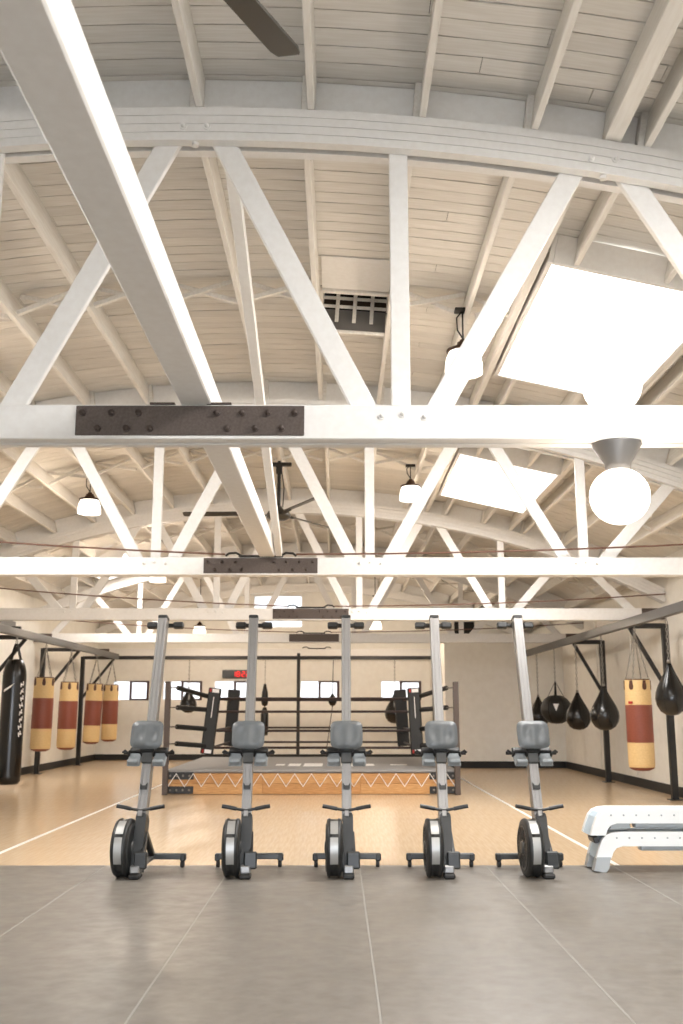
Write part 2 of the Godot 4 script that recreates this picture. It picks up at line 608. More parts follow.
func build_roof() -> void:
	var c := structure("ceiling")
	# the far vent shaft's place is left open in the planking
	var vx0 := CX + 0.675 + 0.02
	var vx1 := CX + 1.35 - 0.02
	var pitch := 0.151
	for e in [[LEFT - 0.25, vx0, FRONT - 0.2, BACK + 0.2, 20], [vx1, RIGHT + 0.25, FRONT - 0.2, BACK + 0.2, 20], [vx0, vx1, FRONT - 0.2, 8.5, 3], [vx0, vx1, 8.98, BACK + 0.2, 3]]:
		part("roof_shell", Geo.new().arc(CX, CY, R2 + 0.028, R2 + 0.14, e[0], e[1], -e[2], -e[3], e[4]), M.sheathing, c)
	# plank rows, each of three lengths with staggered ends
	var row := 0
	var d := 3.9
	var far := [Geo.new(), Geo.new()]
	while d < BACK + 0.1:
		var z0 := -d - 0.0045
		var z1 := -d - pitch + 0.0045
		var shift: float = [0.0, 1.35, -0.675, 0.675, 2.025, -1.35][row % 6]
		var ends := [LEFT - 0.1, CX - 2.025 + shift, CX + 2.025 + shift * 0.5, RIGHT + 0.1]
		for i in 3:
			var x0: float = ends[i] + 0.002
			var x1: float = ends[i + 1] - 0.002
			var spans := [[x0, x1]]
			if d + pitch > 8.5 and d < 8.98 and x0 < vx1 and x1 > vx0:
				spans = []
				if x0 < vx0:
					spans.append([x0, vx0])
				if x1 > vx1:
					spans.append([vx1, x1])
			for s in spans:
				if d < 16.9:
					var g := Geo.new().arc(CX, CY, R2, R2 + 0.02, s[0], s[1], z0, z1, 7)
					part("plank", g, M["plank_paint_%d" % rng.randi_range(0, 3)], c)
				else:
					far[rng.randi_range(0, 1)].arc(CX, CY, R2, R2 + 0.02, s[0], s[1], z0, z1, 6)
		d += pitch
		row += 1
	for i in 2:
		var o := part("far_planking", far[i], M["plank_paint_%d" % (i * 2)], c)
		o.set_meta("kind", "stuff")
	part("rear_planking", Geo.new().arc(CX, CY, R2, R2 + 0.02, LEFT - 0.1, RIGHT + 0.1, -FRONT, -3.9, 30), M.plank_paint_0, c)
	# joists, blocking and cross bridging
	var xs := joist_xs()
	for b in range(-1, 5):
		var d0 := truss_d(b)
		var d1 := truss_d(b + 1)
		if b == -1:
			d0 = FRONT
		d1 = minf(d1, BACK)
		for i in xs.size():
			var x: float = xs[i]
			var p := radial(x, (R1 + R2) * 0.5)
			var off: float = 0.02 * (1 if b % 2 == 0 else -1)
			var pos: Vector3 = p[0] + p[1].x * off + Vector3(0, 0, -(d0 + d1) * 0.5)
			part("joist", Geo.new().box(pos, Vector3(0.042, R2 - R1 - 0.002, d1 - d0 + (0.16 if b > -1 and b < 4 else 0.0)), p[1], 0.004), M.joist_paint, c)
			if i < xs.size() - 1 and b >= 0:
				var x2: float = xs[i + 1]
				var q := radial((x + x2) * 0.5, (R1 + R2) * 0.5)
				part("blocking_board", Geo.new().box(q[0] + Vector3(0, 0, -d1 + 0.0), Vector3(0.60, R2 - R1 - 0.012, 0.03), q[1], 0.003), M.white_paint, c)
				var dm := (d0 + d1) * 0.5
				var busy := x > 1.3 and x < 2.9 and b < 3
				if not busy and not (b == 1 and absf(x - (CX + 0.675)) < 0.1):
					var lo := radial(x, R1 + 0.03)
					var hi := radial(x2, R2 - 0.03)
					var lo2 := radial(x2, R1 + 0.03)
					var hi2 := radial(x, R2 - 0.03)
					var e: Vector3 = (lo2[0] - lo[0]).normalized() * 0.045
					part("bridging_strut", Geo.new().bar(lo[0] + e + Vector3(0, 0, -dm + 0.03), hi[0] - e + Vector3(0, 0, -dm + 0.03), 0.04, 0.045, Vector3.BACK, 0.003), M.joist_paint, c)
					part("bridging_strut", Geo.new().bar(lo2[0] - e + Vector3(0, 0, -dm - 0.03), hi2[0] + e + Vector3(0, 0, -dm - 0.03), 0.04, 0.045, Vector3.BACK, 0.003), M.joist_paint, c)
	# doubled joists beside the two nearest skylights
	for s in [[1.55, 5.6, 16.8, 0.06], [2.985, 5.6, 16.8, 0.06], [1.655, -0.1, 5.45, 0.10]]:
		var p := radial(s[0], (R1 + R2) * 0.5)
		part("trimmer_joist", Geo.new().box(p[0] + Vector3(0, 0, -(s[1] + s[2]) * 0.5), Vector3(s[3], R2 - R1 - 0.002, s[2] - s[1]), p[1], 0.004), M.joist_paint, c)
	# plywood patch and louvred vent shaft between two joists
	var xm := (vx0 + vx1) * 0.5
	var f := radial(xm, R1 + 0.12)
	var pp := radial(xm, R2 - 0.012)
	part("plywood_patch", Geo.new().box(pp[0] + Vector3(0, 0, -8.13), Vector3(0.61, 0.012, 0.64), pp[1], 0.003), M.white_paint, c)
	var vent := thing("roof_vent", "louvred roof vent opening between two ceiling joists near the ridge", "vent", Vector3.ZERO)
	var t := radial(xm, R2)
	vent.position = t[0] + Vector3(0, 0, -8.74)
	vent.basis = t[1]
	for e in [-0.31, 0.31]:
		part("shaft_side", Geo.new().box(Vector3(e, 0.15, 0), Vector3(0.02, 0.30, 0.48)), M.joist_paint, vent)
	part("shaft_top", Geo.new().box(Vector3(0, 0.31, 0), Vector3(0.66, 0.02, 0.52)), M.sheathing, vent)
	part("shaft_end", Geo.new().box(Vector3(0, 0.15, 0.25), Vector3(0.61, 0.30, 0.02)), M.joist_paint, vent)
	part("backing", Geo.new().box(Vector3(0, 0.15, -0.26), Vector3(0.61, 0.30, 0.02)), M.vent_dark, vent)
	part("lower_panel", Geo.new().box(Vector3(0, -0.11, -0.24), Vector3(0.60, 0.22, 0.02)), M.cap_grey, vent, "panel under the louvres, shade put into its grey")  # far wall of the shaft, its shade put into the grey
	part("near_trim", Geo.new().box(Vector3(0, -0.02, 0.25), Vector3(0.61, 0.04, 0.05), Basis.IDENTITY, 0.004), M.joist_paint, vent)
	part("far_trim", Geo.new().box(Vector3(0, -0.225, -0.22), Vector3(0.60, 0.03, 0.03), Basis.IDENTITY, 0.004), M.joist_paint, vent)
	for i in 3:
		part("grille_bar", Geo.new().box(Vector3(-0.165 + 0.165 * i, 0.04, -0.19), Vector3(0.036, 0.36, 0.02), Basis.IDENTITY, 0.003), M.joist_paint, vent)
	for i in 3:
		part("louvre_slat", Geo.new().box(Vector3(0, 0.03 + 0.085 * i, -0.225), Vector3(0.60, 0.032, 0.03), Basis(Vector3.RIGHT, 0.4), 0.003), M.joist_paint, vent)

# ---------------------------------------------------------------- trusses
const TRUSS_LABEL := [
	"white timber roof truss directly above the photographer",
	"nearest white timber bowstring truss, with two globe lamps on its bottom chord",
	"second white timber bowstring truss, where the lengthwise ridge beam ends",
	"third white timber bowstring truss, just above the tops of the rowing machines",
	"fourth white timber bowstring truss, above the front of the boxing ring",
	"last white timber bowstring truss, standing against the back wall"]
const PLATE_X := [-0.83, -0.83, -0.87, -0.46, -0.54, -0.6]

func build_truss(k: int) -> void:
	var d := truss_d(k)
	var o := thing("roof_truss", TRUSS_LABEL[k], "roof truss", Vector3(0, 0, -d), "bowstring roof trusses")
	var ends := [LEFT + 0.01, RIGHT - 0.01]
	for s in [-1.0, 1.0]:
		var zc: float = s * 0.06
		part("bottom_chord_board", Geo.new().box(Vector3((ends[0] + ends[1]) * 0.5, CHORD + CHORD_H * 0.5, zc), Vector3(ends[1] - ends[0], CHORD_H, 0.07), Basis.IDENTITY, 0.006), M.white_paint, o)
		var g := Geo.new()
		for i in 4:
			g.arc(CX, CY, R0 + 0.055 * i + 0.0015, R0 + 0.055 * (i + 1) - 0.0015, ends[0], ends[1], zc + 0.035, zc - 0.035 + (0.004 if i % 2 == 1 else 0.0), 36)
		part("top_chord_board", g, M.white_paint, o)
	part("chord_spacer", Geo.new().box(Vector3((ends[0] + ends[1]) * 0.5, CHORD + 0.03, 0), Vector3(ends[1] - ends[0] - 0.02, 0.04, 0.048)), M.white_paint, o)
	var bottoms := [-4.5, -2.07, 0.36, 2.79]
	var yb := CHORD + 0.07
	for x in (bottoms if k < 5 else []):
		part("web_post", Geo.new().bar(Vector3(x, yb, 0), Vector3(x, roof_y(x, R0 + 0.12), 0), 0.045, 0.11, Vector3.RIGHT, 0.005), M.white_paint, o)
		for s in [-1.0, 1.0]:
			var xt: float = x + s * (1.215 - 0.13)
			part("web_diagonal", Geo.new().bar(Vector3(x + s * 0.14, yb, 0), Vector3(xt, roof_y(xt, R0 + 0.10), 0), 0.045, 0.135, Vector3.RIGHT, 0.005), M.white_paint, o)
		if k >= 1 and k <= 3:
			for e in [[-0.115, 0.0], [0.0, 0.01], [0.125, -0.005]]:
				part("bolt", Geo.new().lathe([Vector2(0.024, 0), Vector2(0.024, 0.006), Vector2(0.024, 0.006), Vector2(0.014, 0.006), Vector2(0.014, 0.006), Vector2(0.012, 0.018), Vector2(0, 0.02)], 8, Transform3D(Basis(Vector3.RIGHT, PI / 2), Vector3(x + e[0], CHORD + 0.135 + e[1], 0.094))), M.white_paint, o)
	for x in ([-5.715 + 0.13, 4.005 + 0.13] if k < 5 else []):
		var xb: float = x + 0.95 if x > 0 else x - 0.95
		part("web_diagonal", Geo.new().bar(Vector3(xb, yb, 0), Vector3(x, roof_y(x, R0 + 0.10), 0), 0.045, 0.135, Vector3.RIGHT, 0.005), M.white_paint, o)
	if k >= 1 and k <= 3:
		for x in [-3.285, -0.855, 1.575, 4.005]:
			for s in [-0.07, 0.07]:
				part("bolt", Geo.new().lathe([Vector2(0.024, 0), Vector2(0.024, 0.006), Vector2(0.024, 0.006), Vector2(0.014, 0.006), Vector2(0.014, 0.006), Vector2(0.012, 0.018), Vector2(0, 0.02)], 8, Transform3D(Basis(Vector3.RIGHT, PI / 2), Vector3(x + s, roof_y(x, R0 + 0.09), 0.094))), M.white_paint, o)
			part("bolt", Geo.new().lathe([Vector2(0.022, 0), Vector2(0.022, -0.02), Vector2(0.022, -0.02), Vector2(0, -0.02)], 8, Transform3D(Basis.IDENTITY, Vector3(x, roof_y(x, R0), 0.06))), M.white_paint, o)
	# steel splice plate in the middle of the bottom chord
	var px: float = PLATE_X[k]
	var pw: float = 1.28 if k < 4 else 1.12
	var plate: MeshInstance3D = null
	if k < 5:
		plate = part("splice_plate", Geo.new().box(Vector3(px, CHORD + 0.105, 0.0995), Vector3(pw, 0.172, 0.008), Basis.IDENTITY, 0.002), M.plate_steel, o, "dark brown steel splice plate")
	if k >= 1 and k <= 3:
		var tops := [0.03, 0.156, 0.275, 0.616, 0.727, 0.84, 0.957]
		var lows := [0.098, 0.224, 0.325, 0.663, 0.784, 0.90]
		for e in 2:
			for u in (tops if e == 0 else lows):
				part("bolt", Geo.new().lathe([Vector2(0.02, 0), Vector2(0.02, 0.014), Vector2(0.02, 0.014), Vector2(0.011, 0.016), Vector2(0.011, 0.03), Vector2(0, 0.03)], 6, Transform3D(Basis(Vector3.RIGHT, PI / 2), Vector3(px + (u - 0.5) * pw, CHORD + (0.148 if e == 0 else 0.058), 0.1035))), M.bolt_steel, plate)
	if k >= 2:
		# black saddle with eyes for the tie cables
		var g := Geo.new()
		g.box(Vector3(px, CHORD + CHORD_H + 0.012, 0.05), Vector3(0.5, 0.024, 0.12), Basis.IDENTITY, 0.005)
		for s in [-1.0, 1.0]:
			g.tube([Vector3(px + s * 0.22, CHORD + CHORD_H + 0.02, 0.06), Vector3(px + s * 0.28, CHORD + CHORD_H + 0.055, 0.06), Vector3(px + s * 0.36, CHORD + CHORD_H + 0.05, 0.06), Vector3(px + s * 0.40, CHORD + CHORD_H + 0.02, 0.06)], 0.014, 6)
		part("cable_saddle", g, M.steel_dark, o)
	# heel plates at the wall
	part("heel_plate", Geo.new().box(Vector3(RIGHT - 0.22, CHORD + 0.105, 0.0995), Vector3(0.4, 0.19, 0.008), Basis.IDENTITY, 0.002), M.plate_steel, o)
	part("heel_plate", Geo.new().box(Vector3(LEFT + 0.22, CHORD + 0.105, 0.0995), Vector3(0.4, 0.19, 0.008), Basis.IDENTITY, 0.002), M.plate_steel, o)
	# tie cables from the saddle up to the walls
	if k >= 2 and k <= 4:
		for s in [-1.0, 1.0]:
			var wx: float = RIGHT - 0.01 if s > 0 else LEFT + 0.01
			var wy: float = CHORD + (0.92 if s > 0 else 0.72) - 0.08 * (k - 2)
			var p0 := Vector3(px + s * 0.40, CHORD + CHORD_H + 0.03, 0.12)
			var p1 := Vector3(wx, minf(wy, roof_y(wx, R1) - 0.1), 0.12)
			var pts := []
			for i in 7:
				var u := i / 6.0
				pts.append(p0.lerp(p1, u) + Vector3(0, -0.05 * 4 * u * (1 - u), 0))
			part("tie_cable", Geo.new().tube(pts, 0.011, 6), M.cable_rust, o, "thin rust brown tie cable")

func build_beams() -> void:
	var b := thing("ridge_beam", "long white timber beam running lengthwise on top of the truss bottom chords", "beam")
	part("timber", Geo.new().box(Vector3(-0.80, CHORD + CHORD_H + 0.09, -(truss_d(2) + 0.1 + FRONT) * 0.5), Vector3(0.175, 0.175, truss_d(2) + 0.1 - FRONT), Basis.IDENTITY, 0.008), M.white_paint, b)
	for s in [-1.0, 1.0]:
		part("angle_bracket", Geo.new().box(Vector3(-0.83 + s * 0.16, CHORD + CHORD_H + 0.006, -truss_d(1) + 0.05), Vector3(0.14, 0.012, 0.1), Basis.IDENTITY, 0.002), M.plate_steel, b)
	for k in range(1, 2):
		var o := thing("sway_brace", ["", "slanting white brace from the nearest truss's top down to the second truss", "slanting white brace from the second truss's top down to the third truss", "slanting white brace from the third truss's top down to the fourth truss"][k], "brace", Vector3.ZERO, "sway braces along the ridge")
		var p0 := Vector3(-0.665, roof_y(CX, R0) + 0.02, -truss_d(k) - 0.13)
		var p1 := Vector3(-0.665 if k == 1 else -0.76, CHORD + CHORD_H + 0.05, -truss_d(k + 1) + 0.13)
		part("board", Geo.new().bar(p0, p1, 0.075, 0.10, Vector3.UP, 0.004), M.white_paint, o)

# ---------------------------------------------------------------- floor
func build_floor() -> void:
	var f := structure("floor")
	part("maple_boards", Geo.new().box(Vector3((LEFT + RIGHT) * 0.5, -0.1, -(BACK + FRONT) * 0.5), Vector3(RIGHT - LEFT + 0.4, 0.2, BACK - FRONT + 0.4)), M.maple_floor, f)
	for l in [[-3.32, 9.4, 26.0], [2.53, 9.4, 24.7]]:
		part("court_line", Geo.new().box(Vector3(l[0], 0.0005, -(l[1] + l[2]) * 0.5), Vector3(0.05, 0.003, l[2] - l[1])), M.line_white, f, "white painted court line")
	part("court_line", Geo.new().box(Vector3(-0.4, 0.0005, -24.3), Vector3(5.8, 0.003, 0.05)), M.line_white, f, "white painted court line")
	var seams := [-6.78, -5.52, -4.38, -3.24, -2.09, -0.95, 0.195, 1.33, 2.47, 3.61, 4.75, 5.48]
	var names := ["outermost black-grey rubber mat strip along the left wall", "rubber mat strip second from the left wall", "grey rubber mat strip third from the left wall", "grey rubber mat strip left of the leftmost rowing machine", "grey rubber mat strip under the leftmost rowing machine", "grey rubber mat strip under the second rowing machine from the left", "grey rubber mat strip right of the middle seam, under the fourth rowing machine", "grey rubber mat strip under the rightmost rowing machine", "grey rubber mat strip under the white step benches", "rubber mat strip right of the step benches, out to the side", "rubber mat strip along the right wall"]
	for i in seams.size() - 1:
		var a: float = seams[i]
		var b: float = seams[i + 1]
		var o := thing("rubber_mat", names[i], "mat", Vector3((a + b) * 0.5, 0, -1.2), "grey rubber floor mats")
		part("sheet", Geo.new().box(Vector3(0, 0.003, 0), Vector3(b - a - 0.010, 0.006, 16.44 + rng.randf_range(-0.01, 0.01)), Basis.IDENTITY, 0.002), M.mat_rubber, o)
		if i > 0:
			part("seam_strip", Geo.new().box(Vector3((a - b) * 0.5, 0.0028, 0), Vector3(0.009, 0.0056, 16.4)), M.seam_grey, o, "pale worn seam between two mats")

# ---------------------------------------------------------------- boxing ring
func build_ring() -> void:
	var x0 := -2.9
	var x1 := 2.02
	var d0 := 17.2
	var d1 := 21.9
	var xm := (x0 + x1) * 0.5
	var o := thing("boxing_ring", "boxing ring with a grey canvas, black ropes and a wooden skirt laced in white", "boxing ring", Vector3(xm, 0, -(d0 + d1) * 0.5))
	var hx := (x1 - x0) * 0.5
	var hz := (d1 - d0) * 0.5
	part("platform", Geo.new().box(Vector3(0, 0.17, 0), Vector3(hx * 2 - 0.1, 0.34, hz * 2 - 0.1)), M.pine_dark, o)
	part("canvas", Geo.new().box(Vector3(0, 0.368, 0), Vector3(hx * 2, 0.055, hz * 2), Basis.IDENTITY, 0.02), M.canvas_grey, o, "grey canvas floor of the ring")
	for s in 3:
		for r in 2:
			part("skirt_board", Geo.new().box(Vector3(-hx + hx * 2 * (s + 0.5) / 3.0, 0.088 + 0.166 * r, hz + 0.012), Vector3(hx * 2 / 3.0 - 0.004, 0.162, 0.03), Basis.IDENTITY, 0.004), M.pine if (s + r) % 2 == 0 else M.pine_dark, o)
	for s in [-1.0, 1.0]:
		for r in 2:
			part("side_skirt_board", Geo.new().box(Vector3(s * (hx + 0.0), 0.088 + 0.166 * r, 0), Vector3(0.03, 0.162, hz * 2 - 0.05), Basis.IDENTITY, 0.004), M.pine, o)
	# white lacing
	var pts := []
	var nz := 34
	for i in nz + 1:
		pts.append(Vector3(-hx + 0.06 + (hx * 2 - 0.12) * i / nz, 0.125 if i % 2 == 0 else 0.335, hz + 0.038))
	part("lacing", Geo.new().tube(pts, 0.011, 6), M.lace_white, o, "white zigzag lacing")
	# dark corner irons with bolts
	for s in [-1.0, 1.0]:
		for y in [0.30, 0.07]:
			var p := part("corner_iron", Geo.new().box(Vector3(s * (hx - 0.26), y, hz + 0.034), Vector3(0.46, 0.12, 0.012), Basis.IDENTITY, 0.003), M.steel_dark, o)
			for i in 4:
				part("bolt", Geo.new().lathe([Vector2(0.02, 0), Vector2(0.018, 0.012), Vector2(0, 0.014)], 8, Transform3D(Basis(Vector3.RIGHT, PI / 2), Vector3(s * (hx - 0.26) - 0.16 + 0.107 * i, y, hz + 0.04))), M.chain_steel, p)
		part("outer_post", Geo.new().box(Vector3(s * (hx - 0.03), 0.925, hz + 0.11), Vector3(0.09, 1.85, 0.09), Basis.IDENTITY, 0.006), M.plate_steel, o, "bare brown steel outer post")
	# corner pads, ropes, sleeves
	var cx := 1.82
	var zf := -18.2 + (d0 + d1) * 0.5
	var zb := -21.4 + (d0 + d1) * 0.5
	var ys := [0.72, 1.015, 1.35, 1.58]
	var yo := [0.82, 1.10, 1.42, 1.75]
	for s in [-1.0, 1.0]:
		for e in 2:
			var z := zf if e == 0 else zb
			var bs := Basis(Vector3.BACK, -s * -0.0 - s * 0.075)
			var post := part("corner_post", Geo.new().bar(Vector3(s * (cx + (0.02 if s > 0 else 0.05)), 0.66, z - 0.01), Vector3(s * (cx - (0.0 if s > 0 else 0.05)), 1.72, z - 0.01), 0.07, 0.07, Vector3.BACK, 0.01), M.steel_dark, o)
			var pad := part("corner_pad", Geo.new().box(Vector3(s * (cx + (0.0 if e == 0 else -0.04)), 1.19 if e == 0 else 1.22, z + 0.08), Vector3(0.22 if e == 0 else 0.25, 1.16, 0.12), Basis(Vector3.BACK, s * (0.11 if s < 0 else 0.045)) if e == 0 else Basis(Vector3.BACK, s * 0.06), 0.015), M.pad_black, o)
			if e == 0:
				for u in [-0.53, 0.53]:
					var q := Basis(Vector3.BACK, s * (0.11 if s < 0 else 0.045))
					part("pad_badge", Geo.new().box(Vector3(s * cx, 1.19, z + 0.143) + q * Vector3(0.02, u, 0), Vector3(0.12, 0.065, 0.006), q, 0.002), M.print_white, pad, "small white printed badge")
					part("pad_badge", Geo.new().box(Vector3(s * cx, 1.19, z + 0.143) + q * Vector3(-0.07, u, 0), Vector3(0.035, 0.06, 0.006), q, 0.002), M.red_mark, pad, "small red printed badge")
				part("pad_lace", Geo.new().bar(Vector3(s * cx, 1.19, z + 0.143) + Basis(Vector3.BACK, s * (0.11 if s < 0 else 0.045)) * Vector3(0, 0.42, 0), Vector3(s * cx, 1.19, z + 0.143) + Basis(Vector3.BACK, s * (0.11 if s < 0 else 0.045)) * Vector3(0, 0.05, 0), 0.012, 0.006, Vector3.BACK), M.lace_white, pad)
	for i in 4:
		var y: float = ys[i]
		part("rope", Geo.new().tube([Vector3(-cx, y, zf), Vector3(cx, y, zf)], 0.022, 8), M.rope_brown, o, "front rope")
		part("rope", Geo.new().tube([Vector3(-cx, y, zb), Vector3(cx, y, zb)], 0.02, 8), M.rope_brown, o, "back rope")
		for s in [-1.0, 1.0]:
			part("rope", Geo.new().tube([Vector3(s * cx, y, zf), Vector3(s * cx, y, zb)], 0.022, 8), M.rope_brown, o, "side rope")
			var p0 := Vector3(s * (hx - 0.16), yo[i], hz - 0.12)
			var p1 := Vector3(s * (cx + 0.05), y + 0.03, zf + 0.02)
			part("rope_sleeve", Geo.new().tube([p0, p0.lerp(p1, 0.06), p0.lerp(p1, 0.1), p1], 0.042, 8), M.pad_black, o, "black padded rope sleeve")
			part("turnbuckle", Geo.new().tube([Vector3(s * (hx - 0.05), yo[i], hz + 0.07), p0], 0.012, 6), M.chain_steel, o)
	# worn white print on the canvas (not readable in the photograph)
	for b in [[-0.66, 0.16, 0.05], [-0.40, 0.22, 0.09], [-0.06, 0.34, 0.11], [0.32, 0.14, 0.09], [0.56, 0.22, 0.10], [0.95, 0.2, 0.07], [1.5, 0.3, 0.03]]:
		part("canvas_print", Geo.new().box(Vector3(b[0] + 0.05, 0.3962, hz - 1.55), Vector3(b[1], 0.002, b[2] * 9.0)), M.print_white, o, "white print on the canvas")

# ---------------------------------------------------------------- steel racks for the bags
const RAIL_Y := 2.74
const RAIL_L := -5.75
const RAIL_R := 4.63
const BACK_D := 26.2

func build_racks() -> void:
	var l := thing("bag_rack", "long grey steel bag rail with black wall brackets along the left wall", "bag rack", Vector3.ZERO)
	part("rail", Geo.new().box(Vector3(RAIL_L, RAIL_Y, -(9.0 + BACK_D) * 0.5), Vector3(0.09, 0.14, BACK_D - 9.0), Basis.IDENTITY, 0.008), M.rail_grey, l)
	for d in [11.0, 14.8, 18.7, 22.6, 26.15]:
		rack_bracket(l, LEFT + 0.22, RAIL_L, d)
	part("spare_rail", Geo.new().box(Vector3(-6.05, 2.93, -14.0), Vector3(0.11, 0.12, 9.2), Basis.IDENTITY, 0.008), M.rail_grey, l)
	for d in [11.2, 18.2]:
		part("rail_hanger", Geo.new().box(Vector3(-5.92, 2.84, -d), Vector3(0.3, 0.06, 0.06), Basis.IDENTITY, 0.004), M.steel_dark, l)
	var r := thing("bag_rack", "dark steel bag rail with black brackets along the right wall", "bag rack", Vector3.ZERO)
	part("rail", Geo.new().box(Vector3(RAIL_R, RAIL_Y, -(9.0 + 24.78) * 0.5), Vector3(0.09, 0.14, 24.78 - 9.0), Basis.IDENTITY, 0.008), M.rail_grey, r)
	for d in [12.2, 16.1, 20.0]:
		rack_bracket(r, RIGHT - 0.28, RAIL_R, d)
	var b := thing("bag_rack", "black steel bag rail standing across the back of the gym behind the ring", "bag rack", Vector3.ZERO)
	part("rail", Geo.new().box(Vector3((RAIL_L + 2.58) * 0.5, RAIL_Y - 0.02, -BACK_D - 0.1), Vector3(2.58 - RAIL_L, 0.09, 0.09), Basis.IDENTITY, 0.006), M.steel_dark, b)
	for x in [-1.03, 2.5]:
		part("post", Geo.new().box(Vector3(x, 1.345 if x > 0 else 1.42, -BACK_D - 0.1), Vector3(0.085, 2.69 if x > 0 else 2.84, 0.085), Basis.IDENTITY, 0.006), M.steel_dark, b)
		part("foot_plate", Geo.new().box(Vector3(x, 0.006, -BACK_D - 0.1), Vector3(0.2, 0.012, 0.2), Basis.IDENTITY, 0.002), M.steel_dark, b)

func rack_bracket(o: Node3D, px: float, rx: float, d: float) -> void:
	part("post", Geo.new().box(Vector3(px, 1.37, -d), Vector3(0.10, 2.74, 0.10), Basis.IDENTITY, 0.006), M.steel_dark, o)
	part("foot_plate", Geo.new().box(Vector3(px, 0.006, -d), Vector3(0.2, 0.012, 0.2), Basis.IDENTITY, 0.002), M.steel_dark, o)
	part("cross_arm", Geo.new().box(Vector3((px + rx) * 0.5, RAIL_Y - 0.03, -d), Vector3(absf(px - rx), 0.08, 0.08), Basis.IDENTITY, 0.006), M.steel_dark, o)
	part("knee_brace", Geo.new().bar(Vector3(px, 1.66, -d), Vector3(rx + (0.08 if px > rx else -0.08), RAIL_Y - 0.06, -d), 0.06, 0.06, Vector3.BACK, 0.005), M.steel_dark, o)

func chain(o: Node3D, p: Vector3, q: Vector3, r := 0.009) -> void:
	# alternating links read as a beaded line
	var g := Geo.new()
	var n := int(maxf(2.0, p.distance_to(q) / 0.05))
	for i in n:
		var a := p.lerp(q, (i + 0.02) / n)
		var b := p.lerp(q, (i + 0.98) / n)
		var dir := (b - a).normalized()
		var side := dir.cross(Vector3.BACK if i % 2 == 0 else Vector3.RIGHT)
		if side.length() < 0.1:
			side = dir.cross(Vector3.UP)
		side = side.normalized() * r
		g.tube([a + side, b + side], r * 0.45, 4, false)
		g.tube([a - side, b - side], r * 0.45, 4, false)
		g.tube([a - side, a + side], r * 0.45, 4, false)
	part("chain", g, M.chain_steel, o)

# ---------------------------------------------------------------- bags
func heavy_bag(label: String, x: float, d: float, y0: float, y1: float, r: float, tilt := 0.0, group := "tan and maroon heavy bags") -> Node3D:
	var o := thing("heavy_bag", label, "punching bag", Vector3(x, y0, -d), group)
	var h := y1 - y0
	var c := r * 0.35
	part("base_cap", Geo.new().lathe([Vector2(0, 0), Vector2(r * 0.55, 0.006), Vector2(r * 0.86, c * 0.45), Vector2(r * 0.95, c * 0.8)], 24), M.leather_maroon, o)
	part("lower_band", Geo.new().lathe([Vector2(r * 0.95, c * 0.8), Vector2(r * 0.99, c * 1.4), Vector2(r * 1.0, h * 0.30), Vector2(r, h * 0.31)], 24), M.leather_tan, o)
	part("middle_band", Geo.new().lathe([Vector2(r * 1.0, h * 0.31), Vector2(r * 1.012, h * 0.32), Vector2(r * 1.005, h * 0.5), Vector2(r * 1.012, h * 0.715), Vector2(r, h * 0.725)], 24), M.leather_maroon, o, "maroon band")
	part("upper_band", Geo.new().lathe([Vector2(r, h * 0.725), Vector2(r * 0.995, h * 0.75), Vector2(r * 0.975, h * 0.97), Vector2(r * 0.95, h)], 24), M.leather_tan, o)
	part("top_lid", Geo.new().lathe([Vector2(r * 0.95, h), Vector2(r * 0.955, h + 0.015), Vector2(r * 0.9, h + 0.02), Vector2(r * 0.85, h - 0.01), Vector2(0, h - 0.02)], 24), M.leather_dark, o)
	for i in 6:
		var a := TAU * (i + 0.25) / 6.0
		var n := Vector3(cos(a), 0, sin(a))
		var bs := Basis(Vector3(-sin(a), 0, cos(a)), Vector3.UP, Vector3(-cos(a), 0, -sin(a)))
		part("leather_tab", Geo.new().extrude(PackedVector2Array([Vector2(-0.02, 0.07), Vector2(0.02, 0.07), Vector2(0.034, -0.02), Vector2(0.028, -0.06), Vector2(0, -0.075), Vector2(-0.028, -0.06), Vector2(-0.034, -0.02)]), 0.012, Transform3D(bs, n * (r * 0.985) + Vector3(0, h - 0.075, 0))), M.leather_dark, o)
	var top := RAIL_Y - 0.07 - y0
	var apex := Vector3(0, lerpf(h, top, 0.88), 0)
	for i in 4:
		var a := TAU * (i + 0.4) / 4.0
		chain(o, Vector3(cos(a) * r * 0.93, h, sin(a) * r * 0.93), apex, 0.009)
	chain(o, apex, Vector3(0, top, 0), 0.014)
	o.rotation.z = tilt
	return o

func teardrop(label: String, x: float, d: float, y0: float, y1: float, r: float, rail := RAIL_Y - 0.07, m: Material = null) -> Node3D:
	var o := thing("teardrop_bag", label, "punching bag", Vector3(x, y0, -d), "black teardrop bags")
	var h := y1 - y0
	var prof := []
	for e in [[0, 0], [0.4, 0.02], [0.7, 0.085], [0.92, 0.2], [1.0, 0.32], [0.96, 0.43], [0.82, 0.55], [0.6, 0.68], [0.38, 0.81], [0.2, 0.93], [0.12, 1.0], [0, 1.0]]:
		prof.append(Vector2(r * e[0], h * e[1]))
	part("bag_body", Geo.new().lathe(prof, 28), M.vinyl_black if m == null else m, o)
	for i in 4:
		var a := TAU * (i + 0.5) / 4.0
		var pts := []
		for k in range(2, 11):
			pts.append(Vector3(cos(a) * prof[k].x, prof[k].y, sin(a) * prof[k].x) * Vector3(1.0, 1.0, 1.0))
		part("seam_piping", Geo.new().tube(pts, 0.007, 5), M.vinyl_black, o)
	part("neck_ring", Geo.new().lathe([Vector2(0.012, h), Vector2(0.03, h + 0.01), Vector2(0.03, h + 0.04), Vector2(0.012, h + 0.05)], 10), M.chain_steel, o)
	chain(o, Vector3(0, h + 0.04, 0), Vector3(0, rail - y0, 0), 0.014)
	return o

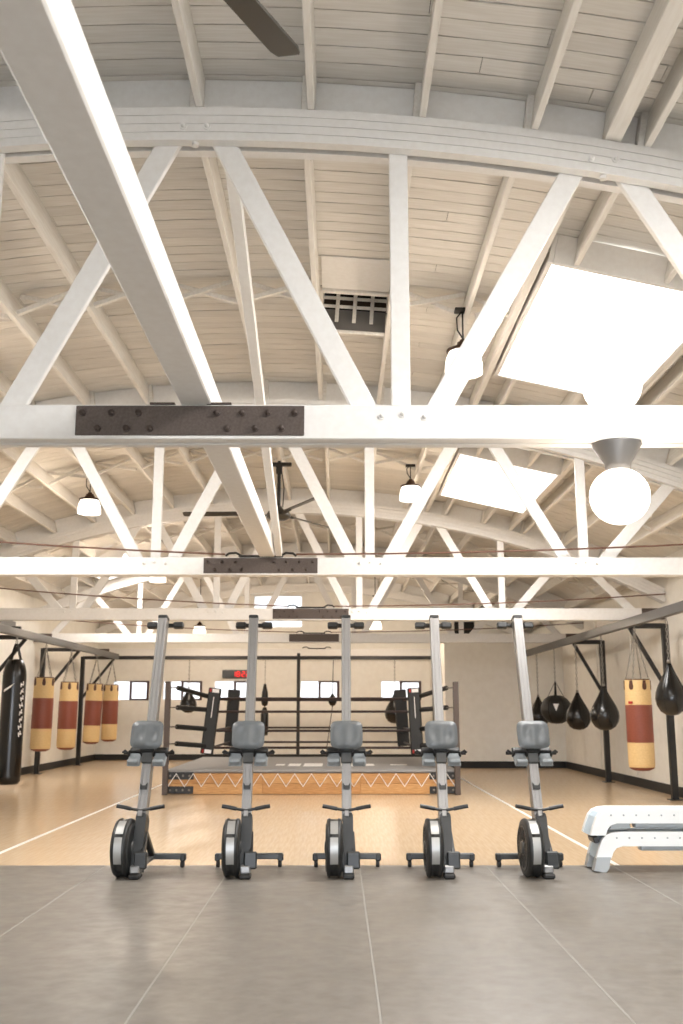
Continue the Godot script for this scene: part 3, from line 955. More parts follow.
func build_bags() -> void:
	heavy_bag("tan and maroon heavy bag nearest the tall black bag on the left rail", RAIL_L, 19.75, 0.59, 1.99, 0.195, -0.006)
	heavy_bag("second tan and maroon heavy bag from the tall black bag", RAIL_L, 21.6, 0.55, 1.95, 0.195, -0.01)
	heavy_bag("third tan and maroon heavy bag from the tall black bag", RAIL_L, 23.75, 0.60, 1.97, 0.195, -0.03)
	heavy_bag("tan and maroon heavy bag nearest the back wall on the left rail", RAIL_L, 25.6, 0.60, 1.99, 0.195, -0.006)
	var rb := heavy_bag("tan and maroon heavy bag hanging among the black teardrops on the right rail", RAIL_R, 15.6, 0.47, 1.83, 0.198, 0.0)
	part("stitched_mark", Geo.new().box(Vector3(-0.16, 1.02, 0.135), Vector3(0.07, 0.04, 0.02), Basis(Vector3.UP, -0.85), 0.003), M.red_mark, rb, "small red stitched mark")
	# tall black bag
	var o := thing("tall_bag", "very long black heavy bag with white lettering at the left edge", "punching bag", Vector3(RAIL_L, 0.10, -17.95))
	var r := 0.205
	part("bag_body", Geo.new().lathe([Vector2(0, 0), Vector2(r * 0.8, 0.01), Vector2(r * 0.97, 0.06), Vector2(r, 0.15), Vector2(r, 1.85), Vector2(r * 0.97, 1.95), Vector2(r * 0.85, 2.05), Vector2(r * 0.6, 2.16), Vector2(0, 2.17)], 28), M.vinyl_black, o)
	for a in [0.5, 2.1, 3.7, 5.3]:
		part("hanging_strap", Geo.new().bar(Vector3(cos(a) * r * 0.8, 2.02, sin(a) * r * 0.8), Vector3(cos(a) * 0.02, 2.44, sin(a) * 0.02), 0.05, 0.012, Vector3(cos(a), 0.3, sin(a)), 0.002), M.strap_black, o)
	chain(o, Vector3(0, 2.42, 0), Vector3(0, RAIL_Y - 0.07 - 0.10, 0), 0.016)
	# lettering round the flank of the bag, its strokes not readable in the photograph
	for i in 8:
		var a := 0.42
		var y := 1.72 - i * 0.122
		for k in 3:
			var aa: float = a + [0.0, 0.2, 0.1][k] + 0.05 * sin(i * 2.1 + k)
			var n := Vector3(cos(aa), 0, sin(aa))
			var bs := Basis(Vector3(-sin(aa), 0, cos(aa)), Vector3.UP, Vector3(-cos(aa), 0, -sin(aa)))
			part("lettering", Geo.new().box(n * (r + 0.001) + Vector3(0, y + [0.02, -0.01, 0.0][k], 0), Vector3(0.018 if k < 2 else 0.06, 0.075 if k < 2 else 0.02, 0.004), bs * Basis(Vector3.BACK, 0.3 * sin(i * 1.7))), M.print_white, o)
	part("printed_mark", Geo.new().extrude(PackedVector2Array([Vector2(-0.09, -0.05), Vector2(0.09, 0.06), Vector2(0.03, -0.01), Vector2(-0.09, -0.09)]), 0.006, Transform3D(Basis(Vector3.UP, -0.12), Vector3(-0.02, 1.68, r + 0.001))), M.print_white, o, "white printed swoosh")
	teardrop("black teardrop bag at the right edge, nearest on the right rail", RAIL_R, 14.05, 1.30, 2.02, 0.215)
	teardrop("larger glossy black teardrop bag beside the tan bag on the right rail", RAIL_R, 17.6, 1.03, 1.78, 0.25)
	teardrop("glossy black teardrop bag between the round bag and the larger teardrop", RAIL_R, 19.55, 1.0, 1.71, 0.24)
	teardrop("black teardrop bag half hidden behind the round bag", RAIL_R, 23.4, 0.98, 1.68, 0.24)
	# round bag
	var q := thing("round_bag", "round black bag with a white triangle mark on the right rail", "punching bag", Vector3(RAIL_R, 1.09, -21.5))
	var prof := []
	for i in 13:
		var t := PI * i / 12.0
		prof.append(Vector2(0.325 * sin(t), 0.30 - 0.30 * cos(t)))
	part("bag_body", Geo.new().lathe(prof, 28), M.pad_black, q)
	for i in 6:
		var a := TAU * (i + 0.2) / 6.0
		var pts := []
		for k in range(1, 12):
			pts.append(Vector3(cos(a) * prof[k].x, prof[k].y, sin(a) * prof[k].x))
		part("seam_piping", Geo.new().tube(pts, 0.008, 5), M.vinyl_black, q)
	for a in [0.3, 1.9, 3.4, 5.0]:
		part("hanging_strap", Geo.new().bar(Vector3(cos(a) * 0.2, 0.5, sin(a) * 0.2), Vector3(0, 0.88, 0), 0.03, 0.01, Vector3(cos(a), 0.3, sin(a)), 0.002), M.strap_black, q)
	chain(q, Vector3(0, 0.86, 0), Vector3(0, RAIL_Y - 0.07 - 1.09, 0), 0.012)
	var nn := Vector3(-0.22, 0.2, 1).normalized()
	part("printed_mark", Geo.new().extrude(PackedVector2Array([Vector2(-0.06, 0.06), Vector2(0.06, 0.06), Vector2(0, -0.09)]), 0.006, Transform3D(Basis.looking_at(-nn, Vector3.UP), Vector3(0, 0.30, 0) + Vector3(nn.x * 0.325, nn.y * 0.30, nn.z * 0.325))), M.print_white, q, "white printed triangle")
	# bags on the back rail
	var br := RAIL_Y - 0.065
	teardrop("black speed bag hanging behind the ring's left corner pads", -3.88, BACK_D + 0.1, 1.30, 1.92, 0.22, br)
	teardrop("black teardrop bag hanging behind the ring's right corner pads", 1.48, BACK_D + 0.1, 1.03, 1.80, 0.27, br)
	var s := thing("slim_bag", "slim black two-part bag hanging behind the middle of the ring", "punching bag", Vector3(-1.9, 0.72, -BACK_D - 0.1))
	part("lower_part", Geo.new().lathe([Vector2(0, 0), Vector2(0.08, 0.02), Vector2(0.1, 0.12), Vector2(0.1, 0.55), Vector2(0.05, 0.72), Vector2(0, 0.74)], 16), M.vinyl_black, s)
	part("upper_part", Geo.new().lathe([Vector2(0, 0.74), Vector2(0.07, 0.78), Vector2(0.09, 0.85), Vector2(0.08, 1.1), Vector2(0.03, 1.32), Vector2(0, 1.33)], 16), M.vinyl_black, s)
	chain(s, Vector3(0, 1.32, 0), Vector3(0, br - 0.72, 0), 0.01)
	var de := thing("double_end_ball", "small dark ball on a taut cord in front of a back window", "punching ball", Vector3(-0.14, 0, -BACK_D + 0.12))
	part("ball", Geo.new().lathe([Vector2(0, 1.47), Vector2(0.07, 1.5), Vector2(0.11, 1.58), Vector2(0.09, 1.68), Vector2(0.03, 1.78), Vector2(0, 1.8)], 16), M.vinyl_black, de)
	part("cord", Geo.new().tube([Vector3(0, 1.79, 0), Vector3(0.02, br - 0.02, -0.17)], 0.01, 5), M.strap_black, de)
	part("cord", Geo.new().tube([Vector3(0, 1.48, 0), Vector3(-0.2, 0.03, 0)], 0.01, 5), M.strap_black, de)
	part("anchor", Geo.new().lathe([Vector2(0, 0), Vector2(0.06, 0), Vector2(0.05, 0.03), Vector2(0, 0.03)], 10, Transform3D(Basis.IDENTITY, Vector3(-0.2, 0, 0))), M.steel_dark, de)

# ---------------------------------------------------------------- rowing machines standing on end
const ROWER_X := [-1.68, -0.79, 0.075, 0.91, 1.72]
const ROWER_TURN := [-0.06, 0.02, 0.0, 0.0, 0.05]
const ROWER_WHICH := ["leftmost of the five", "second from the left of the five", "middle one of the five", "second from the right of the five", "rightmost of the five"]
var rower0: Node3D

func build_rower(i: int) -> void:
	if i > 0:
		var c: Node3D = rower0.duplicate()
		c.name = numbered("rowing_machine")
		add_child(c)
		c.position = Vector3(ROWER_X[i], 0.006, -9.0)
		c.rotation.y = ROWER_TURN[i]
		c.set_meta("label", "black and silver rowing machine stored upright, " + ROWER_WHICH[i])
		return
	var o := thing("rowing_machine", "black and silver rowing machine stored upright, " + ROWER_WHICH[0], "rowing machine", Vector3(ROWER_X[0], 0.006, -9.0), "rowing machines stood on end in a row")
	o.rotation.y = ROWER_TURN[0]
	rower0 = o
	# the rail leans back: frame with y along the rail, z out of its top face
	var th := deg_to_rad(17.0)
	var fr := Basis(Vector3.RIGHT, Vector3(0, cos(th), -sin(th)), Vector3(0, sin(th), cos(th)))
	var foot := Vector3(0, 0.30, 0.13)
	var at := func(x: float, s: float, z: float) -> Vector3: return foot + fr * Vector3(x, s, z)
	# rail: an aluminium section with a steel track in a groove
	var g := Geo.new()
	g.extrude(PackedVector2Array([Vector2(-0.04, -0.05), Vector2(0.04, -0.05), Vector2(0.042, -0.045), Vector2(0.042, 0.045), Vector2(0.038, 0.05), Vector2(0.022, 0.05), Vector2(0.02, 0.046), Vector2(-0.02, 0.046), Vector2(-0.022, 0.05), Vector2(-0.038, 0.05), Vector2(-0.042, 0.045), Vector2(-0.042, -0.045)]), 1.85, Transform3D(Basis(fr.x, -fr.z, fr.y) * Basis(Vector3.BACK, PI), at.call(0, 1.075, 0)))
	var rail := part("monorail", g, M.aluminium, o, "long silver rail")
	part("track_strip", Geo.new().box(at.call(0, 1.095, 0.0485), Vector3(0.03, 1.79, 0.005), fr), M.aluminium, rail)
	part("rail_end_cap", Geo.new().box(at.call(0, 2.015, 0), Vector3(0.088, 0.035, 0.105), fr, 0.008), M.rower_black, o)
	# rear leg: a dumb-bell shaped foot bar at the top
	var rl := part("rear_leg", Geo.new().box(at.call(0, 1.98, -0.10), Vector3(0.34, 0.035, 0.04), fr, 0.008), M.rower_black, o)
	part("leg_upright", Geo.new().box(at.call(0, 1.98, -0.065), Vector3(0.07, 0.06, 0.09), fr, 0.01), M.rower_black, rl)
	for s in [-1.0, 1.0]:
		part("foot_cap", Geo.new().box(at.call(s * 0.125, 1.98, -0.10), Vector3(0.10, 0.06, 0.06), fr, 0.012), M.rower_black, rl)
	# seat: a rounded, dished pad
	var seat := Geo.new()
	var nu := 14
	var grid := []
	for a in nu + 1:
		var line := []
		for b in nu + 1:
			var u := -1.0 + 2.0 * a / nu
			var w := -1.0 + 2.0 * b / nu
			# square to rounded square
			var k := pow(pow(absf(u), 5.0) + pow(absf(w), 5.0), 0.2)
			var mx := maxf(absf(u), absf(w))
			var f := mx / k if k > 0.0 else 1.0
			var x := u * f * 0.143
			var y := w * f * 0.124
			var edge := smoothstep(0.75, 1.0, mx)
			var z := 0.035 - edge * 0.022 - 0.016 * exp(-(pow((absf(u) - 0.42) / 0.28, 2) + pow((w - 0.1) / 0.5, 2))) + 0.010 * exp(-pow(u / 0.15, 2)) * smoothstep(0.6, -0.4, w)
			line.append(Vector3(x, y, z))
		grid.append(line)
	var nrm := func(a: int, b: int) -> Vector3:
		var p: Vector3 = grid[mini(a + 1, nu)][b] - grid[maxi(a - 1, 0)][b]
		var q: Vector3 = grid[a][mini(b + 1, nu)] - grid[a][maxi(b - 1, 0)]
		var c := p.cross(q)
		return (fr * c).normalized() if c.length() > 1e-9 else fr.z
	for a in nu:
		for b in nu:
			var p := []
			var q := []
			for e in [[a, b], [a + 1, b], [a + 1, b + 1], [a, b + 1]]:
				p.append(at.call(0, 0.855, 0.135) + fr * (grid[e[0]][e[1]] as Vector3))
				q.append(nrm.call(e[0], e[1]))
			seat.quad_n(p, q)
	var rim := []
	for a in nu:
		rim.append(grid[a][0])
	for b in nu:
		rim.append(grid[nu][b])
	for a in nu:
		rim.append(grid[nu - a][nu])
	for b in nu:
		rim.append(grid[0][nu - b])
	for i2 in rim.size():
		var r0: Vector3 = rim[i2]
		var r1: Vector3 = rim[(i2 + 1) % rim.size()]
		var l0 := Vector3(r0.x * 0.93, r0.y * 0.93, -0.025)
		var l1 := Vector3(r1.x * 0.93, r1.y * 0.93, -0.025)
		var c0: Vector3 = at.call(0, 0.855, 0.135)
		var na := (fr * Vector3(r0.x, r0.y, 0)).normalized()
		var nb := (fr * Vector3(r1.x, r1.y, 0)).normalized()
		seat.quad_n([c0 + fr * r0, c0 + fr * r1, c0 + fr * l1, c0 + fr * l0], [na, nb, nb, na])
		seat.tri_n(c0 + fr * l0, c0 + fr * l1, c0 + fr * Vector3(0, 0, -0.025), -fr.z, -fr.z, -fr.z)
	part("seat", seat, M.seat_grey, o, "smooth grey moulded seat")
	var car := part("seat_carriage", Geo.new().box(at.call(0, 0.815, 0.08), Vector3(0.13, 0.20, 0.06), fr, 0.012), M.rower_black, o)
	for s in [-1.0, 1.0]:
		for e in [-0.07, 0.07]:
			part("roller", Geo.new().lathe([Vector2(0, -0.012), Vector2(0.02, -0.012), Vector2(0.02, 0.012), Vector2(0, 0.012)], 12, Transform3D(fr * Basis(Vector3.BACK, PI / 2), at.call(s * 0.056, 0.815 + e, 0.03))), M.rower_grey, car)
	part("carriage_clip", Geo.new().box(at.call(0, 0.68, 0.055), Vector3(0.095, 0.11, 0.035), fr, 0.01), M.frame_grey, o)
	# foot rests with straps on an axle
	part("footrest_axle", Geo.new().tube([at.call(-0.225, 0.73, 0.0), at.call(0.225, 0.73, 0.0)], 0.015, 8), M.rower_black, o)
	for s in [-1.0, 1.0]:
		var fbs := fr * Basis(Vector3.RIGHT, -0.5)
		var fp: Vector3 = at.call(s * 0.112, 0.68, 0.03)
		var plate := part("footrest", Geo.new().box(fp, Vector3(0.115, 0.19, 0.022), fbs, 0.008), M.foot_grey, o, "pale grey foot plate")
		part("heel_cup", Geo.new().box(fp + fbs * Vector3(0, -0.08, 0.03), Vector3(0.10, 0.035, 0.06), fbs, 0.01), M.foot_grey, plate)
		part("toe_guard", Geo.new().box(fp + fbs * Vector3(0, 0.075, 0.015), Vector3(0.12, 0.06, 0.03), fbs, 0.01), M.rower_black, plate)
		part("strap", Geo.new().tube([fp + fbs * Vector3(-0.06, 0.02, 0.0), fp + fbs * Vector3(-0.045, 0.02, 0.06), fp + fbs * Vector3(0.045, 0.02, 0.06), fp + fbs * Vector3(0.06, 0.02, 0.0)], 0.012, 6), M.strap_black, plate)
		part("strap_end", Geo.new().tube([fp + fbs * Vector3(s * 0.06, 0.03, 0.02), fp + fbs * Vector3(s * 0.10, 0.06, 0.03), fp + fbs * Vector3(s * 0.115, 0.035, 0.03)], 0.01, 6), M.strap_black, plate)
	part("rail_stop", Geo.new().extrude(PackedVector2Array([Vector2(-0.032, 0.03), Vector2(-0.015, 0.005), Vector2(0.015, 0.005), Vector2(0.032, 0.03), Vector2(0.028, -0.025), Vector2(-0.028, -0.025)]), 0.03, Transform3D(fr, at.call(0.0, 0.425, 0.06))), M.rower_black, o)
	# handle with curved grips, parked across the rail
	var hp := []
	for k in 11:
		var u := -1.0 + 0.2 * k
		hp.append(at.call(u * 0.205, 0.225 + 0.014 * absf(u) - 0.008 * cos(u * PI), 0.085 + 0.02 * u * u))
	var hd := part("handle", Geo.new().tube(hp, 0.012, 8), M.rower_black, o)
	for s in [0, 1]:
		part("grip", Geo.new().tube(hp.slice(0, 4) if s == 0 else hp.slice(7, 11), 0.017, 8), M.rower_black, hd)
	part("chain_link", Geo.new().box(at.call(0, 0.2, 0.085), Vector3(0.04, 0.07, 0.02), fr, 0.004), M.aluminium, hd)
	# chain housing below the rail
	var hs := part("chain_housing", Geo.new().extrude(PackedVector2Array([Vector2(-0.045, -0.30), Vector2(0.045, -0.30), Vector2(0.045, 0.13), Vector2(0.034, 0.165), Vector2(-0.034, 0.165), Vector2(-0.045, 0.13)]), 0.13, Transform3D(fr, at.call(0.01, 0.03, 0.02))), M.rower_grey, o)
	part("housing_cap", Geo.new().box(at.call(0.01, 0.175, 0.03), Vector3(0.088, 0.04, 0.11), fr, 0.012), M.frame_grey, hs)
	part("base_foot", Geo.new().box(Vector3(0.015, 0.022, 0.30), Vector3(0.095, 0.044, 0.12), Basis.IDENTITY, 0.012), M.black_rubber, o)
	part("base_bracket", Geo.new().box(Vector3(0.015, 0.075, 0.285), Vector3(0.085, 0.065, 0.1), Basis.IDENTITY, 0.01), M.aluminium, o)
	# flywheel drum: axis across, beside the housing
	var ax := Transform3D(Basis(Vector3.BACK, PI / 2), Vector3(-0.105, 0.237, 0.22))
	var R := 0.237
	var fw := part("flywheel_housing", Geo.new().lathe([Vector2(0, -0.066), Vector2(0.05, -0.068), Vector2(R * 0.82, -0.066), Vector2(R * 0.96, -0.060), Vector2(R, -0.045), Vector2(R, -0.033), Vector2(R, -0.033), Vector2(R * 0.965, -0.032), Vector2(R * 0.965, 0.032), Vector2(R, 0.033), Vector2(R, 0.033), Vector2(R, 0.045), Vector2(R * 0.96, 0.060), Vector2(R * 0.82, 0.066), Vector2(0.05, 0.068), Vector2(0, 0.066)], 40, ax), M.rower_black, o, "round black flywheel drum")
	# pale perforated screen round the rim, in three lengths
	for e in [[0.30, 0.98], [1.10, 2.05], [2.2, 4.2]]:
		var sc := Geo.new()
		var n := 12
		for k in n:
			var a0: float = lerpf(e[0], e[1], float(k) / n)
			var a1: float = lerpf(e[0], e[1], float(k + 1) / n)
			var c0 := Vector3(0, cos(a0), sin(a0))
			var c1 := Vector3(0, cos(a1), sin(a1))
			var rr := R * 0.985
			var cc := ax.origin
			sc.quad_n([cc + c0 * rr + Vector3(-0.033, 0, 0), cc + c1 * rr + Vector3(-0.033, 0, 0), cc + c1 * rr + Vector3(0.033, 0, 0), cc + c0 * rr + Vector3(0.033, 0, 0)], [c0, c1, c1, c0])
		if e[1] < 2.1:
			part("rim_screen", sc, M.screen_mesh, fw, "pale perforated screen")
	for s in [-1.0, 1.0]:
		part("side_ring", Geo.new().lathe([Vector2(R * 0.70, -0.004), Vector2(R * 0.74, 0.008), Vector2(R * 0.80, 0.008), Vector2(R * 0.84, -0.004)], 40, Transform3D(Basis(Vector3.BACK, -s * PI / 2), ax.origin + Vector3(s * 0.065, 0, 0))), M.rower_grey, fw)
		part("hub", Geo.new().lathe([Vector2(0.055, 0.0), Vector2(0.05, 0.012), Vector2(0.03, 0.016), Vector2(0, 0.016)], 20, Transform3D(Basis(Vector3.BACK, -s * PI / 2), ax.origin + Vector3(s * 0.067, 0, 0))), M.frame_grey, fw)
	for k in 16:
		var a := TAU * k / 16.0
		var d := Vector3(0, cos(a), sin(a))
		part("vent_rib", Geo.new().bar(ax.origin + d * 0.07 + Vector3(-0.069, 0, 0), ax.origin + d * R * 0.70 + Vector3(-0.067, 0, 0), 0.006, 0.008, Vector3.RIGHT), M.rower_grey, fw)
	# performance monitor folded down beside the drum
	var mo := part("monitor", Geo.new().box(Vector3(0.055, 0.145, 0.30), Vector3(0.11, 0.14, 0.045), Basis(Vector3.RIGHT, -0.12), 0.012), M.rower_grey, o)
	part("monitor_arm", Geo.new().bar(Vector3(0.06, 0.17, 0.27), at.call(0.05, 0.05, 0.0), 0.03, 0.04, Vector3.UP, 0.006), M.rower_black, mo)
	part("monitor_screen", Geo.new().box(Vector3(0.055, 0.15, 0.3235), Vector3(0.08, 0.08, 0.004), Basis(Vector3.RIGHT, -0.12)), M.rower_black, mo)
	# front leg bar with two casters, and its struts
	var leg := part("front_leg", Geo.new().box(Vector3(0.005, 0.095, -0.31), Vector3(0.60, 0.05, 0.05), Basis.IDENTITY, 0.008), M.frame_grey, o)
	for s in [-1.0, 1.0]:
		part("leg_end", Geo.new().box(Vector3(0.005 + s * 0.28, 0.088, -0.31), Vector3(0.05, 0.065, 0.06), Basis.IDENTITY, 0.01), M.rower_black, leg)
		part("caster", Geo.new().lathe([Vector2(0, -0.016), Vector2(0.026, -0.016), Vector2(0.03, -0.01), Vector2(0.03, 0.01), Vector2(0.026, 0.016), Vector2(0, 0.016)], 16, Transform3D(Basis(Vector3.BACK, PI / 2), Vector3(0.005 + s * 0.275, 0.03, -0.31))), M.black_rubber, leg)
	part("leg_strut", Geo.new().bar(at.call(0, 0.12, -0.03), Vector3(0.005, 0.1, -0.31), 0.05, 0.05, Vector3.RIGHT, 0.008), M.rower_black, o)
	part("leg_strut", Geo.new().bar(Vector3(0.01, 0.07, 0.24), Vector3(0.005, 0.085, -0.30), 0.045, 0.035, Vector3.UP, 0.006), M.frame_grey, o)

# ---------------------------------------------------------------- step benches
func build_benches() -> void:
	for i in 2:
		var o := thing("step_bench", ["white plastic step bench on grey feet, the lower of the stacked pair", "white plastic step bench stacked on top of another"][i], "step bench", Vector3([2.86, 2.82][i], [0.006, 0.196][i], -9.18), "white step benches")
		var w := 0.55
		var top := 0.335
		var outer := PackedVector2Array()
		# side outline: flat deck whose rounded ends sweep down
		var up := []
		for e in [[-w - 0.075, 0.115], [-w - 0.05, 0.19], [-w - 0.02, 0.265], [-w + 0.015, 0.305], [-w + 0.07, 0.328], [-w + 0.14, top]]:
			up.append(Vector2(e[0], e[1]))
		var low := []
		for e in [[-w + 0.055, 0.115], [-w + 0.075, 0.165], [-w + 0.105, 0.20], [-w + 0.16, 0.215]]:
			low.append(Vector2(e[0], e[1]))
		for p in up:
			outer.append(p)
		for k in up.size():
			outer.append(Vector2(-up[up.size() - 1 - k].x, up[up.size() - 1 - k].y))
		for p in low:
			outer.append(Vector2(-p.x, p.y))
		for k in low.size():
			outer.append(low[low.size() - 1 - k])
		for s in [-1.0, 1.0]:
			var side := part("side_rail", Geo.new().extrude(outer, 0.05, Transform3D(Basis.IDENTITY, Vector3(0, 0, s * 0.145))), M.bench_white, o, "white curved side rail")
			for k in 9:
				part("rivet", Geo.new().lathe([Vector2(0.009, 0), Vector2(0.006, 0.004), Vector2(0, 0.005)], 8, Transform3D(Basis(Vector3.RIGHT, s * PI / 2), Vector3(-0.44 + 0.11 * k, 0.285, s * 0.17))), M.bench_grey, side)
		var deck := PackedVector2Array()
		for p in up:
			deck.append(p + Vector2(0.004, -0.004))
		for k in up.size():
			deck.append(Vector2(-up[up.size() - 1 - k].x - 0.004, up[up.size() - 1 - k].y - 0.004))
		for k in up.size():
			deck.append(Vector2(-up[k].x - 0.03, up[k].y - 0.03 if k > 0 else up[k].y))
		for k in up.size():
			deck.append(Vector2(up[up.size() - 1 - k].x + 0.03, up[up.size() - 1 - k].y - 0.03 if k < up.size() - 1 else up[0].y))
		part("deck", Geo.new().extrude(deck, 0.245, Transform3D(Basis.IDENTITY, Vector3.ZERO)), M.bench_blue, o, "pale blue-grey non-slip deck")
		if i == 0:
			for s in [-1.0, 1.0]:
				for e in [-1.0, 1.0]:
					part("foot", Geo.new().extrude(PackedVector2Array([Vector2(-w - 0.07, 0.125), Vector2(-w + 0.05, 0.125), Vector2(-w + 0.03, 0.03), Vector2(-w + 0.005, 0.0), Vector2(-w - 0.03, 0.0), Vector2(-w - 0.06, 0.008), Vector2(-w - 0.10, 0.012)]) if e < 0 else PackedVector2Array([Vector2(w + 0.07, 0.125), Vector2(w - 0.05, 0.125), Vector2(w - 0.03, 0.03), Vector2(w - 0.005, 0.0), Vector2(w + 0.03, 0.0), Vector2(w + 0.06, 0.008), Vector2(w + 0.10, 0.012)]), 0.09, Transform3D(Basis.IDENTITY, Vector3(0, 0, s * 0.13))), M.bench_grey, o, "grey moulded foot")
		else:
			# folded legs tucked under the deck
			for e in [-1.0, 1.0]:
				part("folded_foot", Geo.new().box(Vector3(e * 0.36, 0.19, 0.06), Vector3(0.20, 0.07, 0.12), Basis(Vector3.BACK, e * -0.06), 0.012), M.bench_grey, o)
				part("latch", Geo.new().box(Vector3(e * 0.47, 0.185, 0.1), Vector3(0.05, 0.04, 0.12), Basis(Vector3.BACK, 0.4), 0.006), M.bench_dark, o)
		part("underside_tray", Geo.new().box(Vector3(0.0, 0.195, 0.06), Vector3(0.44, 0.05, 0.10), Basis.IDENTITY, 0.01), M.bench_grey, o)
		part("hinge", Geo.new().box(Vector3(0.24 if i == 1 else -0.6, 0.20 if i == 1 else 0.26, 0.0), Vector3(0.05, 0.05, 0.2), Basis(Vector3.BACK, 0.3), 0.006), M.bench_dark, o)

# ---------------------------------------------------------------- lamps
func pendant(x: float, d: float, y: float, label: String) -> void:
	var o := thing("pendant_lamp", label, "pendant lamp", Vector3(x, y, -d), "white glass pendant lamps")
	var r := 0.165
	part("glass_shade", Geo.new().lathe([Vector2(0, -0.10), Vector2(r * 0.7, -0.10), Vector2(r, -0.095), Vector2(r * 0.99, -0.03), Vector2(r * 0.93, 0.04), Vector2(r * 0.78, 0.10), Vector2(r * 0.5, 0.125), Vector2(0, 0.13)], 28), M.lamp_glass_glow, o, "glowing white glass shade")
	part("shade_rim", Geo.new().lathe([Vector2(r * 0.80, 0.098), Vector2(r * 0.90, 0.105), Vector2(r * 0.90, 0.12), Vector2(r * 0.5, 0.135), Vector2(r * 0.45, 0.13)], 28), M.bronze, o)
	part("socket_cap", Geo.new().lathe([Vector2(0.065, 0.12), Vector2(0.07, 0.13), Vector2(0.07, 0.16), Vector2(0.055, 0.17), Vector2(0.055, 0.19), Vector2(0.03, 0.2), Vector2(0.03, 0.215), Vector2(0, 0.22)], 20), M.bronze, o)
	var top := minf(roof_y(x, R1) + 0.06 - y, 0.75)
	top = maxf(top, 0.34)
	part("hook", Geo.new().tube([Vector3(0, 0.21, 0), Vector3(0, top, 0)], 0.008, 6), M.steel_dark, o)
	part("power_cord", Geo.new().tube([Vector3(0.01, 0.21, 0), Vector3(-0.05, 0.3, 0.02), Vector3(-0.055, lerpf(0.3, top, 0.6), 0.02), Vector3(0.0, top, 0)], 0.007, 6), M.steel_dark, o)
	part("ceiling_plate", Geo.new().box(Vector3(0, top, 0), Vector3(0.14, 0.03, 0.10), Basis.IDENTITY, 0.005), M.steel_dark, o)
	if top < roof_y(x, R1) - y - 0.05:
		part("stem", Geo.new().tube([Vector3(0, top, 0), Vector3(0, roof_y(x, R1) + 0.12 - y, 0)], 0.012, 6), M.steel_dark, o)
	lamp_light(o, Vector3(0, 0.0, 0), 0.12, 0.8 if d < 18.0 else 2.4)

func lamp_light(o: Node3D, at: Vector3, size: float, energy: float) -> void:
	var l := OmniLight3D.new()
	l.name = "lamp_light"
	o.add_child(l, true)
	l.position = at
	l.light_size = size
	l.light_energy = energy
	l.light_color = Color(1.0, 0.92, 0.83)
	l.omni_range = 40.0
	l.omni_attenuation = 2.0
	l.shadow_enabled = true

func build_lamps() -> void:
	pendant(1.10, 8.3, 4.36, "white glass pendant lamp seen behind the nearest truss's right diagonal")
	pendant(1.05, 14.04, 4.44, "white glass pendant lamp beside the second skylight")
	pendant(-3.58, 14.04, 4.24, "white glass pendant lamp at the left, hanging above the second truss's chord")
	pendant(-3.60, 19.76, 3.98, "small pendant lamp at the left, peeping out under the second truss's chord")
	pendant(-3.52, 25.4, 3.36, "far small pendant lamp left of the boxing ring, just above the fourth truss")
	pendant(0.95, 25.4, 3.49, "far small pendant lamp above the ring, between the middle rowing machines")
	pendant(-3.58, 8.3, 4.24, "pendant lamp out to the left of the nearest truss")
	# two globes on the nearest truss
	for s in [1.0, -1.0]:
		var o := thing("globe_lamp", "large white glass globe lamp standing on top of the nearest truss chord" if s > 0 else "large white glass globe lamp hanging under the nearest truss chord", "globe lamp", Vector3(1.585, CHORD + CHORD_H if s > 0 else CHORD, -truss_d(1) - (0.03 if s > 0 else 0.0)), "globe lamps on the truss")
		var b := Basis.IDENTITY if s > 0 else Basis(Vector3.RIGHT, PI)
		o.basis = b
		var h := -0.01 if s > 0 else 0.145
		part("fitter_cap", Geo.new().lathe([Vector2(0.0, 0.0), Vector2(0.135 if s < 0 else 0.06, 0.0), Vector2(0.138 if s < 0 else 0.06, 0.01), Vector2(0.075, maxf(h, 0.012) * 0.8), Vector2(0.07, maxf(h, 0.012) + 0.01), Vector2(0, maxf(h, 0.012) + 0.01)], 28), M.cap_grey, o, "grey metal fitter")
		var prof := []
		var rr := 0.168
		for i in 17:
			var t := PI * i / 16.0
			prof.append(Vector2(rr * sin(t), h + rr * 0.96 - rr * 0.96 * cos(t)))
		part("glass_globe", Geo.new().lathe(prof, 32), M.lamp_glass_glow, o, "glowing white glass globe")
		lamp_light(o, Vector3(0, h + 0.16, 0), 0.14, 0.35)

